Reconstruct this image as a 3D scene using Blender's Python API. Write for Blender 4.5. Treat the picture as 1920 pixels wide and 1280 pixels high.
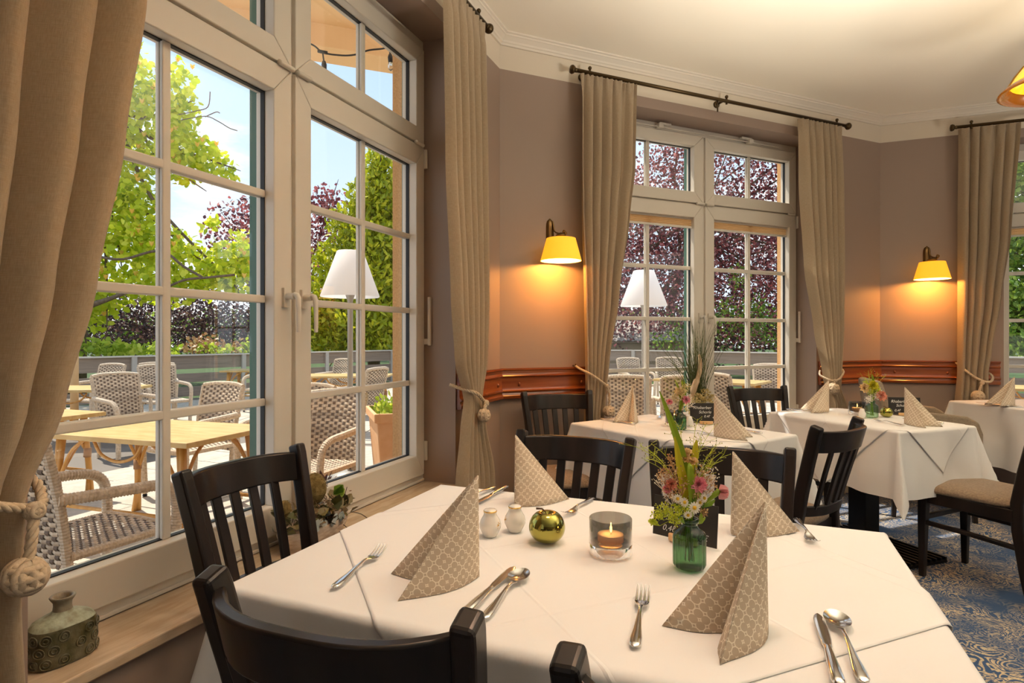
import bpy, math, random
import numpy as np
from mathutils import Vector, Matrix
from math import sin, cos, pi, radians, sqrt, atan2, hypot
for o in list(bpy.data.objects): bpy.data.objects.remove(o)
S = bpy.context.scene
COL = S.collection
R = random.Random(7)
# ---------------------------------------------------------------- camera, world, sun, room lights, exposure
cam = bpy.data.cameras.new('camera'); cam.sensor_width = 36; cam.lens = 36*1100/1920
cam.shift_y = -7/1920; cam.clip_start = .05; cam.clip_end = 400
co = bpy.data.objects.new('camera', cam); COL.objects.link(co)
co.location = (0, 0, 1.205); co.rotation_euler = (pi/2, 0, 0); S.camera = co
S.view_settings.view_transform = 'Standard'; S.view_settings.look = 'None'
S.view_settings.gamma = 1; S.view_settings.use_curve_mapping = False
S.view_settings.exposure = 0.0
W = bpy.data.worlds.new('World'); S.world = W; W.use_nodes = True
nt = W.node_tree; N = nt.nodes; N.clear()
def nn(tree, t, **kw):
    n = tree.nodes.new(t)
    for k, v in kw.items():
        if k.startswith('_'): n.inputs[int(k[1:])].default_value = v
        else: setattr(n, k, v)
    return n
tc = nn(nt, 'ShaderNodeTexCoord'); sep = nn(nt, 'ShaderNodeSeparateXYZ'); nt.links.new(tc.outputs['Generated'], sep.inputs[0])
gr = nn(nt, 'ShaderNodeValToRGB'); nt.links.new(sep.outputs['Z'], gr.inputs[0])
gr.color_ramp.elements[0].position = 0.0; gr.color_ramp.elements[0].color = (.80, .89, .97, 1)
gr.color_ramp.elements[1].position = .75; gr.color_ramp.elements[1].color = (.30, .50, .80, 1)
e = gr.color_ramp.elements.new(.35); e.color = (.55, .73, .93, 1)
mp = nn(nt, 'ShaderNodeMapping'); mp.inputs['Scale'].default_value = (1.6, 1.6, 4.2); mp.inputs['Location'].default_value = (.35, .1, .3)
nt.links.new(tc.outputs['Generated'], mp.inputs[0])
cl = nn(nt, 'ShaderNodeTexNoise'); cl.inputs['Scale'].default_value = 1.7; cl.inputs['Detail'].default_value = 7; cl.inputs['Roughness'].default_value = .55
nt.links.new(mp.outputs[0], cl.inputs['Vector'])
cr = nn(nt, 'ShaderNodeValToRGB'); nt.links.new(cl.outputs[0], cr.inputs[0])
cr.color_ramp.elements[0].position = .485; cr.color_ramp.elements[1].position = .63
mx = nn(nt, 'ShaderNodeMixRGB'); nt.links.new(cr.outputs[0], mx.inputs[0]); nt.links.new(gr.outputs[0], mx.inputs[1]); mx.inputs[2].default_value = (1.05, 1.04, 1.02, 1)
bg = nn(nt, 'ShaderNodeBackground'); bg.inputs[1].default_value = 1.35; nt.links.new(mx.outputs[0], bg.inputs[0])
wo = nn(nt, 'ShaderNodeOutputWorld'); nt.links.new(bg.outputs[0], wo.inputs[0])
def light(kind, name, loc, energy, color, direction=None, **kw):
    l = bpy.data.lights.new(name, kind); l.energy = energy; l.color = color
    for k, v in kw.items(): setattr(l, k, v)
    o = bpy.data.objects.new(name, l); COL.objects.link(o); o.location = loc
    if direction: o.rotation_euler = Vector(direction).to_track_quat('-Z', 'Y').to_euler()
    return o
sh, se = radians(-50), radians(60)
light('SUN', 'sun', (5, 8, 12), 6.5, (1, .93, .80), (-sin(sh)*cos(se), -cos(sh)*cos(se), -sin(se)), angle=.01)
# added area fills at left, right and rear, plus upward spots brightening the ceiling
light('AREA', 'added_fill_left', (-1.62, -1.35, 1.9), 6, (1, .97, .93), (1, .35, .15), shape='RECTANGLE', size=1.9, size_y=2.1)  # added fill light out of view; the wall here has no window
light('AREA', 'added_fill_right', (6.6, .3, 1.7), 10, (1, .96, .90), (-1, .15, -.1), shape='RECTANGLE', size=3.2, size_y=2.0)  # unseen fill added at the far right side of the room
light('AREA', 'added_fill_rear', (2.2, -4.0, .9), 20, (1, .94, .83), (-.05, .35, .95), shape='RECTANGLE', size=5, size_y=2.0)  # added fill aimed upward, standing in for light bounced off the floor
for x_, y_, z_, e_ in ((.2, 1.22, 2.40, 110), (1.75, 1.62, 1.75, 300), (3.9, 2.5, 1.45, 55), (4.9, .9, 2.05, 130), (1.3, -.8, 2.05, 30), (3.0, -3.0, 2.05, 20)):
    light('SPOT', 'added_ceiling_fill', (x_, y_, z_), e_, (1, .92, .80), (0, 0, 1), shadow_soft_size=.2, spot_size=radians(150), spot_blend=.6)  # upward spots added to brighten the ceiling, without lamp bodies

# ---------------------------------------------------------------- frames of the walls
H0 = 1.205
def hd(h): return (sin(radians(h)), cos(radians(h)))
HA, HB, HC = 22.3, 66.7, 111.5
OA = (-1.2953, .5312); OB = (-.0734, 3.5105); OC = (3.0443, 4.8532)
FR = {'A': (OA, HA), 'B': (OB, HB), 'C': (OC, HC)}
def wp(w, x, y, z):
    O, h = FR[w]; u = hd(h); m = hd(h-90)
    return (O[0]+u[0]*x+m[0]*y, O[1]+u[1]*x+m[1]*y, z)
def wrot(w): return radians(90-FR[w][1])
def G(h): return -radians(h)         # rotation that turns local +Y to heading h

# ---------------------------------------------------------------- materials
def new_mat(name):
    m = bpy.data.materials.new(name); m.use_nodes = True
    t = m.node_tree; b = t.nodes['Principled BSDF']
    return m, t, b
def pm(name, col, rough=.5, metal=0, noise=None, col2=None, bump=None, stretch=None, coat=0, spec=.5, trans=0, ior=1.45, sheen=0, island=0, emit=None, coord='Object'):
    m, t, b = new_mat(name); L = t.links
    b.inputs['Base Color'].default_value = (*col, 1); b.inputs['Roughness'].default_value = rough
    b.inputs['Metallic'].default_value = metal; b.inputs['Specular IOR Level'].default_value = spec
    b.inputs['Coat Weight'].default_value = coat; b.inputs['Coat Roughness'].default_value = .15
    b.inputs['Transmission Weight'].default_value = trans; b.inputs['IOR'].default_value = ior
    b.inputs['Sheen Weight'].default_value = sheen
    if emit: b.inputs['Emission Color'].default_value = (*emit[0], 1); b.inputs['Emission Strength'].default_value = emit[1]
    if noise or bump:
        tcn = nn(t, 'ShaderNodeTexCoord'); mpn = nn(t, 'ShaderNodeMapping'); L.new(tcn.outputs[coord], mpn.inputs[0])
        if stretch: mpn.inputs['Scale'].default_value = stretch
    if noise:
        nz = nn(t, 'ShaderNodeTexNoise'); nz.inputs['Scale'].default_value = noise; nz.inputs['Detail'].default_value = 5
        L.new(mpn.outputs[0], nz.inputs['Vector'])
        rp = nn(t, 'ShaderNodeValToRGB'); L.new(nz.outputs[0], rp.inputs[0])
        rp.color_ramp.elements[0].position = .35; rp.color_ramp.elements[1].position = .65
        rp.color_ramp.elements[0].color = (*col, 1); rp.color_ramp.elements[1].color = (*(col2 or col), 1)
        out = rp.outputs[0]
        if island:
            g = nn(t, 'ShaderNodeNewGeometry'); hs = nn(t, 'ShaderNodeHueSaturation'); L.new(out, hs.inputs['Color'])
            mr = nn(t, 'ShaderNodeMapRange'); L.new(g.outputs['Random Per Island'], mr.inputs[0]); mr.inputs[3].default_value = 1-island; mr.inputs[4].default_value = 1+island
            L.new(mr.outputs[0], hs.inputs['Value']); out = hs.outputs[0]
        L.new(out, b.inputs['Base Color'])
    if bump:
        nb = nn(t, 'ShaderNodeTexNoise'); nb.inputs['Scale'].default_value = bump[0]; nb.inputs['Detail'].default_value = 3; L.new(mpn.outputs[0], nb.inputs['Vector'])
        bm = nn(t, 'ShaderNodeBump'); bm.inputs['Strength'].default_value = bump[1]; bm.inputs['Distance'].default_value = bump[2] if len(bump) > 2 else .002
        L.new(nb.outputs[0], bm.inputs['Height']); L.new(bm.outputs[0], b.inputs['Normal'])
    return m
def leafmat(name, stops, tr=.5, rough=.5):
    m, t, b = new_mat(name); L = t.links
    g = nn(t, 'ShaderNodeNewGeometry'); oi = nn(t, 'ShaderNodeObjectInfo')
    ad = nn(t, 'ShaderNodeMath', operation='ADD'); L.new(g.outputs['Random Per Island'], ad.inputs[0]); L.new(oi.outputs['Random'], ad.inputs[1])
    fr = nn(t, 'ShaderNodeMath', operation='FRACT'); L.new(ad.outputs[0], fr.inputs[0])
    rp = nn(t, 'ShaderNodeValToRGB'); L.new(fr.outputs[0], rp.inputs[0]); els = rp.color_ramp.elements
    els[0].position, els[0].color = stops[0][0], (*stops[0][1], 1); els[1].position, els[1].color = stops[-1][0], (*stops[-1][1], 1)
    for p, c in stops[1:-1]: els.new(p).color = (*c, 1)
    L.new(rp.outputs[0], b.inputs['Base Color']); b.inputs['Roughness'].default_value = rough
    tl = nn(t, 'ShaderNodeBsdfTranslucent'); L.new(rp.outputs[0], tl.inputs[0])
    ms = nn(t, 'ShaderNodeMixShader'); ms.inputs[0].default_value = tr
    L.new(b.outputs[0], ms.inputs[1]); L.new(tl.outputs[0], ms.inputs[2]); L.new(ms.outputs[0], t.nodes['Material Output'].inputs[0])
    return m
def glassmat(name, tint=(1, 1, 1), refl=1.0, edge=0):
    m = bpy.data.materials.new(name); m.use_nodes = True; t = m.node_tree; t.nodes.clear(); L = t.links
    tr = nn(t, 'ShaderNodeBsdfTransparent'); tr.inputs[0].default_value = (*tint, 1)
    if edge:
        lw = nn(t, 'ShaderNodeLayerWeight'); lw.inputs[0].default_value = .5; p2 = nn(t, 'ShaderNodeMath', operation='POWER'); L.new(lw.outputs['Facing'], p2.inputs[0]); p2.inputs[1].default_value = 1.3
        mc = nn(t, 'ShaderNodeMixRGB'); L.new(p2.outputs[0], mc.inputs[0]); mc.inputs[1].default_value = (*tint, 1); mc.inputs[2].default_value = (*[c*edge for c in tint], 1); L.new(mc.outputs[0], tr.inputs[0])
    gl = nn(t, 'ShaderNodeBsdfGlossy'); gl.inputs['Roughness'].default_value = .01; gl.inputs[0].default_value = (refl, refl, refl, 1)
    f = nn(t, 'ShaderNodeLayerWeight'); f.inputs[0].default_value = .5
    pw = nn(t, 'ShaderNodeMath', operation='POWER'); L.new(f.outputs['Facing'], pw.inputs[0]); pw.inputs[1].default_value = 5
    sc = nn(t, 'ShaderNodeMath', operation='MULTIPLY_ADD'); L.new(pw.outputs[0], sc.inputs[0]); sc.inputs[1].default_value = .9; sc.inputs[2].default_value = .035
    ms = nn(t, 'ShaderNodeMixShader'); L.new(sc.outputs[0], ms.inputs[0]); L.new(tr.outputs[0], ms.inputs[1]); L.new(gl.outputs[0], ms.inputs[2])
    o = nn(t, 'ShaderNodeOutputMaterial'); L.new(ms.outputs[0], o.inputs[0]); return m
def transl(m, amount, col):
    t = m.node_tree; b = t.nodes['Principled BSDF']; tl = nn(t, 'ShaderNodeBsdfTranslucent'); tl.inputs[0].default_value = (*col, 1)
    ms = nn(t, 'ShaderNodeMixShader'); ms.inputs[0].default_value = amount; t.links.new(b.outputs[0], ms.inputs[1]); t.links.new(tl.outputs[0], ms.inputs[2])
    t.links.new(ms.outputs[0], t.nodes['Material Output'].inputs[0]); return m

def wall_paint():
    m, t, b = new_mat('wall_paint'); L = t.links; b.inputs['Roughness'].default_value = .55
    g = nn(t, 'ShaderNodeNewGeometry'); s = nn(t, 'ShaderNodeSeparateXYZ'); L.new(g.outputs['Position'], s.inputs[0])
    gt = nn(t, 'ShaderNodeMath', operation='GREATER_THAN'); L.new(s.outputs[2], gt.inputs[0]); gt.inputs[1].default_value = 2.815
    mxn = nn(t, 'ShaderNodeMixRGB'); L.new(gt.outputs[0], mxn.inputs[0]); mxn.inputs[1].default_value = (.335, .245, .195, 1); mxn.inputs[2].default_value = (.74, .65, .52, 1)
    L.new(mxn.outputs[0], b.inputs['Base Color'])
    nb = nn(t, 'ShaderNodeTexNoise'); nb.inputs['Scale'].default_value = 260; bm = nn(t, 'ShaderNodeBump'); bm.inputs['Strength'].default_value = .12; bm.inputs['Distance'].default_value = .001
    L.new(g.outputs['Position'], nb.inputs['Vector']); L.new(nb.outputs[0], bm.inputs['Height']); L.new(bm.outputs[0], b.inputs['Normal']); return m
def carpet_mat():
    m, t, b = new_mat('carpet'); L = t.links; b.inputs['Roughness'].default_value = .95; b.inputs['Specular IOR Level'].default_value = .1
    g = nn(t, 'ShaderNodeNewGeometry')
    n1 = nn(t, 'ShaderNodeTexNoise'); n1.inputs['Scale'].default_value = 5.5; n1.inputs['Detail'].default_value = 2; n1.inputs['Distortion'].default_value = 3.2; L.new(g.outputs['Position'], n1.inputs['Vector'])
    w = nn(t, 'ShaderNodeMath', operation='PINGPONG'); L.new(n1.outputs[0], w.inputs[0]); w.inputs[1].default_value = .055
    r1 = nn(t, 'ShaderNodeMapRange'); L.new(w.outputs[0], r1.inputs[0]); r1.inputs[1].default_value = .022; r1.inputs[2].default_value = .036
    n2 = nn(t, 'ShaderNodeTexNoise'); n2.inputs['Scale'].default_value = 3.2; n2.inputs['Detail'].default_value = 3; L.new(g.outputs['Position'], n2.inputs['Vector'])
    r2 = nn(t, 'ShaderNodeMapRange'); L.new(n2.outputs[0], r2.inputs[0]); r2.inputs[1].default_value = .36; r2.inputs[2].default_value = .62
    n3 = nn(t, 'ShaderNodeTexNoise'); n3.inputs['Scale'].default_value = 150; L.new(g.outputs['Position'], n3.inputs['Vector'])
    r3 = nn(t, 'ShaderNodeMapRange'); L.new(n3.outputs[0], r3.inputs[0]); r3.inputs[1].default_value = .3; r3.inputs[2].default_value = .5
    a = nn(t, 'ShaderNodeMath', operation='MULTIPLY'); L.new(r1.outputs[0], a.inputs[0]); L.new(r2.outputs[0], a.inputs[1])
    a2 = nn(t, 'ShaderNodeMath', operation='MULTIPLY'); L.new(a.outputs[0], a2.inputs[0]); L.new(r3.outputs[0], a2.inputs[1])
    mxn = nn(t, 'ShaderNodeMixRGB'); L.new(a2.outputs[0], mxn.inputs[0]); mxn.inputs[1].default_value = (.055, .10, .195, 1); mxn.inputs[2].default_value = (.62, .50, .33, 1)
    L.new(mxn.outputs[0], b.inputs['Base Color'])
    bm = nn(t, 'ShaderNodeBump'); bm.inputs['Strength'].default_value = .5; bm.inputs['Distance'].default_value = .003; L.new(n3.outputs[0], bm.inputs['Height']); L.new(bm.outputs[0], b.inputs['Normal']); return m
def weave_mat(name, c1, c2, sc, bump=.3):
    m, t, b = new_mat(name); L = t.links; b.inputs['Roughness'].default_value = .85; b.inputs['Specular IOR Level'].default_value = .2; b.inputs['Sheen Weight'].default_value = .15
    uv = nn(t, 'ShaderNodeUVMap'); mpn = nn(t, 'ShaderNodeMapping'); L.new(uv.outputs[0], mpn.inputs[0])
    outs = []
    for s in ((sc, sc*.07, 1), (sc*.07, sc, 1)):
        mm = nn(t, 'ShaderNodeMapping'); mm.inputs['Scale'].default_value = s; L.new(uv.outputs[0], mm.inputs[0])
        z = nn(t, 'ShaderNodeTexNoise'); z.inputs['Scale'].default_value = 1; z.inputs['Detail'].default_value = 2; L.new(mm.outputs[0], z.inputs['Vector']); outs.append(z)
    ad = nn(t, 'ShaderNodeMath', operation='ADD'); L.new(outs[0].outputs[0], ad.inputs[0]); L.new(outs[1].outputs[0], ad.inputs[1])
    mr = nn(t, 'ShaderNodeMapRange'); L.new(ad.outputs[0], mr.inputs[0]); mr.inputs[1].default_value = .75; mr.inputs[2].default_value = 1.25
    mxn = nn(t, 'ShaderNodeMixRGB'); L.new(mr.outputs[0], mxn.inputs[0]); mxn.inputs[1].default_value = (*c1, 1); mxn.inputs[2].default_value = (*c2, 1); L.new(mxn.outputs[0], b.inputs['Base Color'])
    bm = nn(t, 'ShaderNodeBump'); bm.inputs['Strength'].default_value = bump; bm.inputs['Distance'].default_value = .0015; L.new(ad.outputs[0], bm.inputs['Height']); L.new(bm.outputs[0], b.inputs['Normal']); return m
def napkin_mat():
    m, t, b = new_mat('napkin_paper'); L = t.links; b.inputs['Roughness'].default_value = .8; b.inputs['Specular IOR Level'].default_value = .2
    uv = nn(t, 'ShaderNodeUVMap'); sc = nn(t, 'ShaderNodeVectorMath', operation='SCALE'); L.new(uv.outputs[0], sc.inputs[0]); sc.inputs['Scale'].default_value = 29
    def M(op, a, b_=None, c=None):
        n = nn(t, 'ShaderNodeMath', operation=op)
        for i, v in enumerate((a, b_, c)):
            if v is None: continue
            if isinstance(v, (int, float)): n.inputs[i].default_value = v
            else: L.new(v, n.inputs[i])
        return n.outputs[0]
    s = nn(t, 'ShaderNodeSeparateXYZ'); L.new(sc.outputs[0], s.inputs[0]); ds = []
    for off in (0, .5):
        x = M('ABSOLUTE', M('SUBTRACT', M('FRACT', M('ADD', s.outputs[0], off)), .5)); y = M('ABSOLUTE', M('SUBTRACT', M('FRACT', M('ADD', s.outputs[1], off)), .5))
        hi = M('SUBTRACT', M('MAXIMUM', x, y), .235); lo = M('MINIMUM', x, y)
        ds.append(M('SUBTRACT', M('SQRT', M('ADD', M('MULTIPLY', hi, hi), M('MULTIPLY', lo, lo))), .192))
    d = M('MINIMUM', M('ABSOLUTE', ds[0]), M('ABSOLUTE', ds[1]))
    mr = nn(t, 'ShaderNodeMapRange'); L.new(d, mr.inputs[0]); mr.inputs[1].default_value = .026; mr.inputs[2].default_value = .012
    mxn = nn(t, 'ShaderNodeMixRGB'); L.new(mr.outputs[0], mxn.inputs[0]); mxn.inputs[1].default_value = (.55, .445, .33, 1); mxn.inputs[2].default_value = (.86, .78, .65, 1); L.new(mxn.outputs[0], b.inputs['Base Color']); return m

M_wall = wall_paint(); M_carpet = carpet_mat(); M_nap = napkin_mat()
M_ceil = pm('ceiling_paint', (.93, .86, .72), .35)
M_cornice = pm('cornice_paint', (.78, .70, .58), .5)
M_pvc = pm('window_plastic', (.70, .645, .56), .32)
M_seal = pm('rubber_seal', (.012, .012, .014), .5)
M_clad = pm('green_cladding', (.03, .115, .075), .35)
M_glass = glassmat('window_glass')
M_stucco = pm('stucco', (.80, .46, .20), .9, noise=90, col2=(.70, .37, .15), bump=(120, .8, .006))
M_soffit = pm('soffit_plaster', (.88, .62, .34), .9, noise=3, col2=(.85, .57, .30), bump=(90, .3, .003))
M_sill = pm('travertine', (.56, .41, .27), .25, noise=9, col2=(.70, .55, .39), stretch=(1, 5, 5), coat=.3)
M_dark = pm('dark_stained_wood', (.008, .0055, .0045), .36, noise=14, col2=(.022, .014, .011), stretch=(1, 1, .12), bump=(60, .06), coat=.15, spec=.35)
M_rail = pm('mahogany', (.23, .050, .012), .22, noise=9, col2=(.33, .085, .020), stretch=(.25, 1, 4), coat=.5)
M_brass = pm('aged_brass', (.20, .115, .045), .32, 1)
M_bronze = pm('bronze_rod', (.085, .055, .025), .35, .85)
M_cloth = pm('white_linen', (.815, .80, .785), .75, bump=(700, .08, .0006), spec=.25, sheen=.1)
M_cloth2 = pm('white_linen_overlay', (.83, .81, .79), .7, spec=.25, sheen=.1)
def creases(m):
    t = m.node_tree; L = t.links; uv = nn(t, 'ShaderNodeUVMap'); s = nn(t, 'ShaderNodeSeparateXYZ'); L.new(uv.outputs[0], s.inputs[0]); o = []
    for i in (0, 1):
        a = nn(t, 'ShaderNodeMath', operation='MULTIPLY_ADD'); L.new(s.outputs[i], a.inputs[0]); a.inputs[1].default_value = 3.1; a.inputs[2].default_value = .13
        f = nn(t, 'ShaderNodeMath', operation='FRACT'); L.new(a.outputs[0], f.inputs[0]); d = nn(t, 'ShaderNodeMath', operation='SUBTRACT'); L.new(f.outputs[0], d.inputs[0]); d.inputs[1].default_value = .5
        b = nn(t, 'ShaderNodeMath', operation='ABSOLUTE'); L.new(d.outputs[0], b.inputs[0]); r = nn(t, 'ShaderNodeMapRange'); L.new(b.outputs[0], r.inputs[0]); r.inputs[1].default_value = 0; r.inputs[2].default_value = .014; r.inputs[3].default_value = 1; r.inputs[4].default_value = 0; o.append(r)
    ad = nn(t, 'ShaderNodeMath', operation='MAXIMUM'); L.new(o[0].outputs[0], ad.inputs[0]); L.new(o[1].outputs[0], ad.inputs[1])
    bm = nn(t, 'ShaderNodeBump'); bm.inputs['Strength'].default_value = .55; bm.inputs['Distance'].default_value = .0016; L.new(ad.outputs[0], bm.inputs['Height']); L.new(bm.outputs[0], t.nodes['Principled BSDF'].inputs['Normal'])
creases(M_cloth2)
M_curt = transl(weave_mat('curtain_linen', (.36, .275, .18), (.455, .36, .25), 800), .16, (.75, .55, .33))
M_rope = pm('cotton_rope', (.52, .40, .27), .9, noise=160, col2=(.63, .50, .35), bump=(500, .4, .001))
M_uph = pm('brown_chenille', (.20, .13, .082), .9, noise=120, col2=(.30, .21, .135), bump=(400, .5, .002), sheen=.25)
M_taupe = pm('taupe_upholstery', (.235, .18, .125), .9, noise=150, col2=(.30, .235, .165), bump=(400, .4, .002), sheen=.2)
M_steel = pm('polished_steel', (.80, .78, .75), .13, 1)
M_gold = pm('gold_glaze', (.37, .345, .085), .10, 1)
M_stem = pm('apple_stem', (.07, .035, .015), .5)
M_porc = pm('porcelain', (.82, .78, .71), .14, coat=.6)
M_gilt = pm('gilt', (.75, .48, .16), .2, 1)
M_gbot = pm('green_glass', (.09, .34, .17), .04, trans=.95, ior=1.45)
M_smoke = pm('smoked_glass', (.34, .37, .38), .03, trans=1, ior=1.3)
M_clear = pm('clear_glass', (.95, .96, .97), .02, trans=1, ior=1.45)
M_wax = transl(pm('candle_wax', (.9, .72, .52), .5), .4, (1, .6, .3))
M_flame = pm('flame', (1, .6, .2), .5, emit=((1, .55, .16), 14))
M_board = pm('chalkboard', (.016, .014, .013), .6, noise=30, col2=(.024, .021, .02))
M_chalk = pm('chalk', (.80, .79, .76), .9)
M_beech = pm('beech_wood', (.66, .40, .18), .5, noise=20, col2=(.74, .48, .24), stretch=(1, 1, 6))
M_black = pm('black_metal', (.012, .013, .014), .35, .4)
M_shade = pm('lamp_shade', (.80, .42, .06), .8, emit=((1, .44, .012), .98))
M_shadein = pm('lamp_shade_lining', (1, .8, .5), .8, emit=((1, .72, .26), 1.6))
M_amber = pm('amber_glass', (.75, .35, .02), .15, emit=((1, .62, .01), .95), coat=.5)
M_amberrim = pm('amber_rim', (.32, .10, .01), .15, emit=((.9, .25, .01), .12), coat=.6)
M_blind = transl(pm('pleated_blind', (.72, .47, .24), .8), .5, (.9, .6, .3))
M_sage = pm('glazed_ceramic', (.050, .050, .016), .28, noise=30, col2=(.16, .14, .08), bump=(60, .6, .004), coat=.3)
M_sagetop = pm('pale_glaze', (.42, .47, .36), .55, noise=45, col2=(.22, .22, .14), bump=(120, .5, .002))
M_birch = pm('birch_bowl', (.42, .32, .24), .7, noise=30, col2=(.60, .50, .40), bump=(80, .6, .003), stretch=(1, 1, 3))
# outdoor materials
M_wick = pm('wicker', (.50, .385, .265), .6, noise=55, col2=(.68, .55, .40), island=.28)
M_wickd = pm('wicker_dark_stake', (.16, .11, .075), .7)  # darker colour of the upright stakes between the woven ribbons
M_ttop = pm('table_slab', (.52, .32, .105), .42, noise=5, col2=(.64, .44, .18), stretch=(1, 4, 1))
M_bamb = pm('bamboo', (.52, .24, .045), .4, noise=12, col2=(.62, .33, .09), stretch=(3, 3, .4))
M_bind = pm('cane_binding', (.36, .19, .09), .6)
M_pav = pm('paving_stone', (.46, .40, .32), .9, noise=8, col2=(.56, .49, .40), island=.0, bump=(40, .4, .004))
M_joint = pm('paving_joint', (.20, .17, .14), .95)
M_board_f = pm('fence_board', (.20, .155, .115), .6, noise=6, col2=(.27, .21, .16), stretch=(.3, 3, 6))
M_fcap = pm('fence_cap', (.55, .51, .45), .5)
M_fpost = pm('fence_post', (.42, .39, .34), .6)
M_terra = pm('terracotta', (.85, .50, .26), .75, noise=12, col2=(.80, .44, .21))
M_soil = pm('soil', (.035, .022, .014), .95)
M_lampw = transl(pm('outdoor_lamp_shade', (.93, .90, .88), .6), .5, (.95, .92, .9))
M_lpole = pm('lamp_pole', (.38, .35, .31), .4, .3)
M_bark = pm('bark', (.10, .065, .04), .9, noise=20, col2=(.17, .12, .08))
M_wood = pm('pale_post_wood', (.62, .40, .19), .6)
M_cable = pm('black_cable', (.02, .025, .03), .5)
M_bulb = pm('bulb_glass', (.9, .85, .75), .05, trans=.8)
M_roof = pm('roof_tile', (.34, .31, .28), .8, noise=10, col2=(.46, .42, .37), island=.2)
M_shed = pm('shed_wall', (.30, .20, .12), .8)
M_lawn = pm('lawn', (.025, .055, .008), .9, noise=3, col2=(.06, .11, .02))
L_tulip = leafmat('tulip_tree_leaf', [(0, (.32, .45, .012)), (.3, (.60, .70, .02)), (.7, (.76, .78, .04)), (1, (.90, .88, .12))], .5)
L_blos = leafmat('tulip_tree_blossom', [(0, (.85, .50, .06)), (1, (.95, .70, .20))], .4)
L_beech = leafmat('copper_beech_leaf', [(0, (.07, .020, .030)), (.45, (.22, .055, .070)), (.75, (.50, .12, .12)), (1, (.80, .42, .38))], .4)
L_dark = leafmat('dark_plum_leaf', [(0, (.03, .018, .026)), (.6, (.085, .040, .048)), (.9, (.20, .09, .08)), (1, (.45, .28, .2))], .3)
L_thuja = leafmat('thuja_spray', [(0, (.20, .26, .006)), (.5, (.46, .50, .014)), (1, (.78, .72, .04))], .4)
L_green = leafmat('green_leaf', [(0, (.05, .12, .012)), (.5, (.17, .30, .025)), (1, (.46, .56, .09))], .45)
L_hedge = leafmat('lime_leaf', [(0, (.20, .32, .015)), (.6, (.50, .62, .05)), (1, (.72, .76, .12))], .5)
L_grass = leafmat('grass_blade', [(0, (.035, .05, .016)), (.6, (.09, .115, .035)), (1, (.20, .19, .07))], .2)
L_blade = leafmat('lily_leaf', [(0, (.20, .31, .012)), (1, (.30, .42, .02))], .3)
L_yell = leafmat('yellow_leaf', [(0, (.52, .46, .012)), (1, (.66, .58, .03))], .3)
L_dry = leafmat('dried_leaf', [(0, (.035, .03, .012)), (.5, (.12, .12, .03)), (1, (.26, .17, .08))], .1)
L_moss = leafmat('dried_moss', [(0, (.10, .05, .02)), (.5, (.26, .14, .07)), (1, (.40, .27, .15))], .1)
L_silver = leafmat('honesty_disc', [(0, (.45, .52, .50)), (1, (.75, .80, .78))], .3, .25)
L_hydr = leafmat('dried_hydrangea', [(0, (.50, .38, .13)), (1, (.82, .70, .38))], .3)
L_alch = leafmat('lime_umbel', [(0, (.45, .55, .02)), (1, (.70, .74, .06))], .3)
L_fill = leafmat('dried_filler', [(0, (.38, .17, .07)), (.6, (.58, .34, .16)), (1, (.75, .60, .30))], .2)
L_white = leafmat('white_petal', [(0, (.75, .70, .58)), (1, (.88, .85, .78))], .3)
L_pink = leafmat('pink_petal', [(0, (.62, .13, .20)), (.5, (.80, .27, .34)), (1, (.88, .45, .48))], .3)
L_pale = leafmat('pale_pink_petal', [(0, (.80, .38, .40)), (1, (.90, .55, .54))], .3)
L_coral = leafmat('coral_petal', [(0, (.65, .20, .13)), (1, (.85, .40, .28))], .3)
L_cream = leafmat('cream_petal', [(0, (.72, .48, .20)), (1, (.90, .72, .42))], .3)
L_eye = pm('daisy_eye', (.62, .38, .02), .8)
M_seed = pm('grass_seed', (.28, .27, .09), .7)
L_red = leafmat('houseleek_leaf', [(0, (.06, .016, .016)), (1, (.17, .05, .04))], .1)
M_drift = pm('driftwood', (.46, .31, .18), .8, noise=30, col2=(.60, .44, .28), stretch=(4, 4, .6))

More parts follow.
